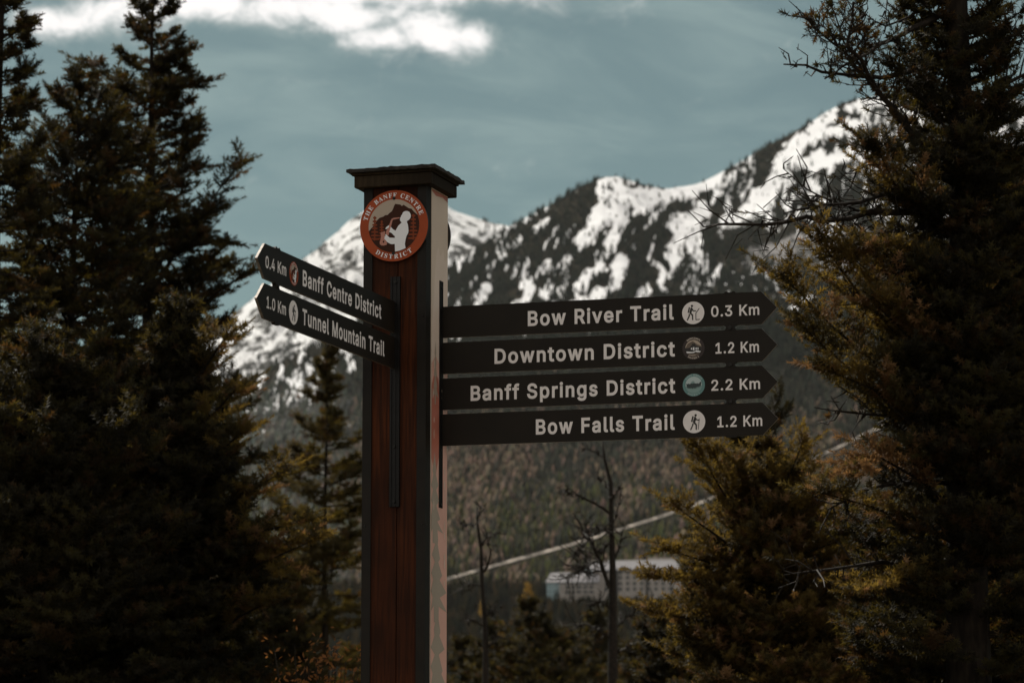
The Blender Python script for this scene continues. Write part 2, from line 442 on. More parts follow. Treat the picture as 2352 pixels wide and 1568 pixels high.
# -------- the wood covering the slope: tens of thousands of trees that read as one mass
def forest():
    rg = np.random.default_rng(11)
    xs = np.linspace(-350, 2900, 420)
    rs = np.concatenate([np.linspace(1560, 2200, 120), np.linspace(2205, 5150, 420)])
    X, Rr = np.meshgrid(xs, rs, indexing='ij'); Z = slope_height(X, Rr); E = (Z - 1.6) / Rr
    dE = np.diff(E, axis=1); dE = np.clip(dE, 0, None) + np.clip(.000012 * (E[:, 1:] > .02), 0, None)
    Rm = lut(X[:, 1:], RDIST); dE[(Rr[:, 1:] > Rm * 1.01)] = 0
    dE = dE * np.where((xs > 470) & (xs < 2500), 1.0, .3)[:, None]; w = dE.ravel() / dE.sum(); N = 165000
    pick = rg.choice(len(w), N, p=w); i = pick // dE.shape[1]; j = pick % dE.shape[1]
    x = xs[i] + rg.uniform(-.5, .5, N) * (xs[1] - xs[0]); r = rs[j] + rg.random(N) * (rs[j + 1] - rs[j])
    z = slope_height(x, r); y = frame_row(z, r)
    # where trees stand
    sl = lut(x, SNOWLINE)
    n1 = fbm(x / 20, y / 34, 4); n2 = fbm(x / 90 + 5, y / 90, 3)
    keep = np.ones(N)
    op = stroke_field(x, y, OPEN)
    keep *= np.clip(1.08 - 1.25 * op * (.55 + .9 * fbm(x / 9, y / 20, 3)), 0.07, 1)
    keep *= np.clip(1 - 1.1 * stroke_field(x, y, ROCK), .08, 1)
    hi = np.clip((sl + 40 - y) / 140, 0, 1)
    patch = fbm(x / 11 + .3 * y / 11, y / 30, 4) * .62 + n2 * .38; keep *= 1 - hi * np.clip((patch - .50) * 7, 0, .82)
    leftpart = np.clip((900 - x) / 200, 0, 1) * hi; keep *= 1 - .45 * leftpart
    cyl = np.interp(x, [p[0] for p in CUT], [p[1] for p in CUT])
    road = (y > cyl - 4.5) & (y < cyl + 5) & (x > 950) & (x < 2260); keep[road] = 0
    # the hotel's clearing
    hot = (x > 1245) & (x < 1680) & (r > 2205) & (r < 2275); keep[hot] = 0
    ok = rg.random(N) < keep; x, y, r, z, n1, n2, hi = (q[ok] for q in (x, y, r, z, n1, n2, hi)); N = len(x)
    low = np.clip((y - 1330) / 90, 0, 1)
    H = (8.5 - .5 * hi + 4.0 * low) * rg.uniform(.45, 1.4, N) * (.75 + .5 * fbm(x / 16 + 3, y / 12, 2)) * np.where(rg.random(N) < .1, 1.3, 1)
    cyl = np.interp(x, [p[0] for p in CUT], [p[1] for p in CUT]); near = (y > cyl) & (y < cyl + 60) & (x > 950) & (x < 2260)
    H = np.where(near, np.minimum(H, np.maximum((y - cyl - rg.uniform(-4, 7, N)) / FH * r, .5)), H)
    front = (x > 1245) & (x < 1640) & (r > 2000) & (r <= 2206); H = np.where(front, np.clip((y - 1366 - rg.uniform(-16, 22, N) * (rg.random(N) ** 2)) / FH * r, .3, H), H)
    W = H * rg.uniform(.13, .21, N)
    # real kinds: dark spruce, olive pine, leafless brown aspen; left and mid-slope greys add painted haze
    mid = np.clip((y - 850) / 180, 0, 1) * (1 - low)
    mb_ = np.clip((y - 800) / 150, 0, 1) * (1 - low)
    brown = rg.random(N) < mid * np.clip((n2 - .25) * 1.9, .08, .7)
    olive = (rg.random(N) < .45 * np.clip((y - 1080) / 120, 0, 1) * (1 - low)) & ~brown
    W = np.where(brown, W * 1.5, W); H = np.where(brown, H * .8, H)
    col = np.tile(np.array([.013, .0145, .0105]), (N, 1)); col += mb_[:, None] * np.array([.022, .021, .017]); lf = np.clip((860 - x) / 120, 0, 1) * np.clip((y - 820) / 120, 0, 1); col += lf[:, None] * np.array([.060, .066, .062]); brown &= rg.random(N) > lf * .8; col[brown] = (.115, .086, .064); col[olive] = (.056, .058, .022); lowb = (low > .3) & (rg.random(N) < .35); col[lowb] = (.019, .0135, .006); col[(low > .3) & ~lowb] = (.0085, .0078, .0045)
    col *= rg.uniform(.5, 1.6, (N, 1)) * np.stack([rg.uniform(.9, 1.1, N) for _ in range(3)], 1)
    # two tiers of ragged five-sided cones
    S = 5; prof = [(1.0, .12), (.42, .50), (.74, .45), (.0, 1.0)]
    rings = []; a0 = rg.uniform(0, 6.28, N)
    px = (x - 1176) / FH * r
    lean = rg.normal(0, .02, (N, 2))
    for (rad, hh) in prof[:-1]:
        for s in range(S):
            a = a0 + 2 * np.pi * s / S; q = rad * rg.uniform(.65, 1.25, N) * W
            rings.append(np.stack([px + q * np.cos(a) + lean[:, 0] * hh * H, r + q * np.sin(a) + lean[:, 1] * hh * H, z + H * hh * rg.uniform(.9, 1.1, N)], 1))
    rings.append(np.stack([px + lean[:, 0] * H, r + lean[:, 1] * H, z + H], 1))
    V = np.stack(rings, 1); nv = V.shape[1]                       # N, 16, 3
    f = []
    for s in range(S): f.append((s, (s + 1) % S, S + (s + 1) % S)); f.append((s, S + (s + 1) % S, S + s))
    for s in range(S): f.append((2 * S + s, 2 * S + (s + 1) % S, 3 * S))
    f = np.array(f); far = r > 3300; g = np.array([(s, (s + 1) % S, 3 * S) for s in range(S)])
    off = np.arange(N) * nv
    Fa = np.concatenate([(f[None] + off[~far][:, None, None]).reshape(-1, 3), (g[None] + off[far][:, None, None]).reshape(-1, 3)])
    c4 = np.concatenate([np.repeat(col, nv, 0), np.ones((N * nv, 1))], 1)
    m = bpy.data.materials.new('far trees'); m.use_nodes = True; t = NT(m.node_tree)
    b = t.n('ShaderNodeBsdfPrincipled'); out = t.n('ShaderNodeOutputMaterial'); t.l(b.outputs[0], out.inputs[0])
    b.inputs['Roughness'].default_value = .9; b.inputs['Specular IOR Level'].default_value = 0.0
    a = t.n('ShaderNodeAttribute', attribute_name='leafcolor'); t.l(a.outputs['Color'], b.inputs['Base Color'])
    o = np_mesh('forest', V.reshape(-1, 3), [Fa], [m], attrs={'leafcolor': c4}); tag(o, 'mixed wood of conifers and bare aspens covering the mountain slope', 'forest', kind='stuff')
    print('forest trees', N)


def peak_wood():
    rg = np.random.default_rng(19); xs = np.linspace(250, 1400, 200); rs = np.linspace(4250, 7000, 300)
    X, Rr = np.meshgrid(xs, rs, indexing='ij'); E = (peak_height(X, Rr) - 1.6) / Rr; dE = np.clip(np.diff(E, axis=1), 0, None)
    w = dE.ravel() / dE.sum(); N = 30000; pick = rg.choice(len(w), N, p=w); i = pick // dE.shape[1]; j = pick % dE.shape[1]
    x = xs[i] + rg.uniform(-3, 3, N); r = rs[j] + rg.random(N) * (rs[1] - rs[0]); z = peak_height(x, r); y = frame_row(z, r)
    top = lut(x, PEAK); depth = y - top
    patch = fbm(x / 13 + .5 * y / 13, y / 26, 4) * .6 + fbm(x / 70 + 3, y / 60, 3) * .4
    keep = np.clip((patch - .50) * 8, 0, 1) * np.clip((depth - 25) / 150, .05, 1) + np.clip((y - 800) / 150, 0, .7) + .9 * stroke_field(x, y, [([(655, 600), (700, 575), (745, 545)], 12), ([(690, 640), (760, 600), (835, 565)], 8), ([(1110, 500), (1165, 520)], 16)])
    ok = rg.random(N) < keep; x, r, z = x[ok], r[ok], z[ok]; N = len(x); H = rg.uniform(7, 15, N); W = H * rg.uniform(.15, .22, N); px = (x - 1176) / FH * r
    rings = [np.stack([px + W * np.cos(2.1 * k), r + W * np.sin(2.1 * k), z], 1) for k in range(3)] + [np.stack([px, r, z + H], 1)]
    V = np.stack(rings, 1); f = np.array([(0, 1, 3), (1, 2, 3), (2, 0, 3)]); Fa = (f[None] + (np.arange(N) * 4)[:, None, None]).reshape(-1, 3)
    o = np_mesh('forest', V.reshape(-1, 3), [Fa], [mat_plain('peak conifers', (.014, .015, .012), .9, spec=0.0)]); tag(o, 'scattered dark conifers on the snowy peak behind the post', 'forest', kind='stuff')


forest()
peak_wood()

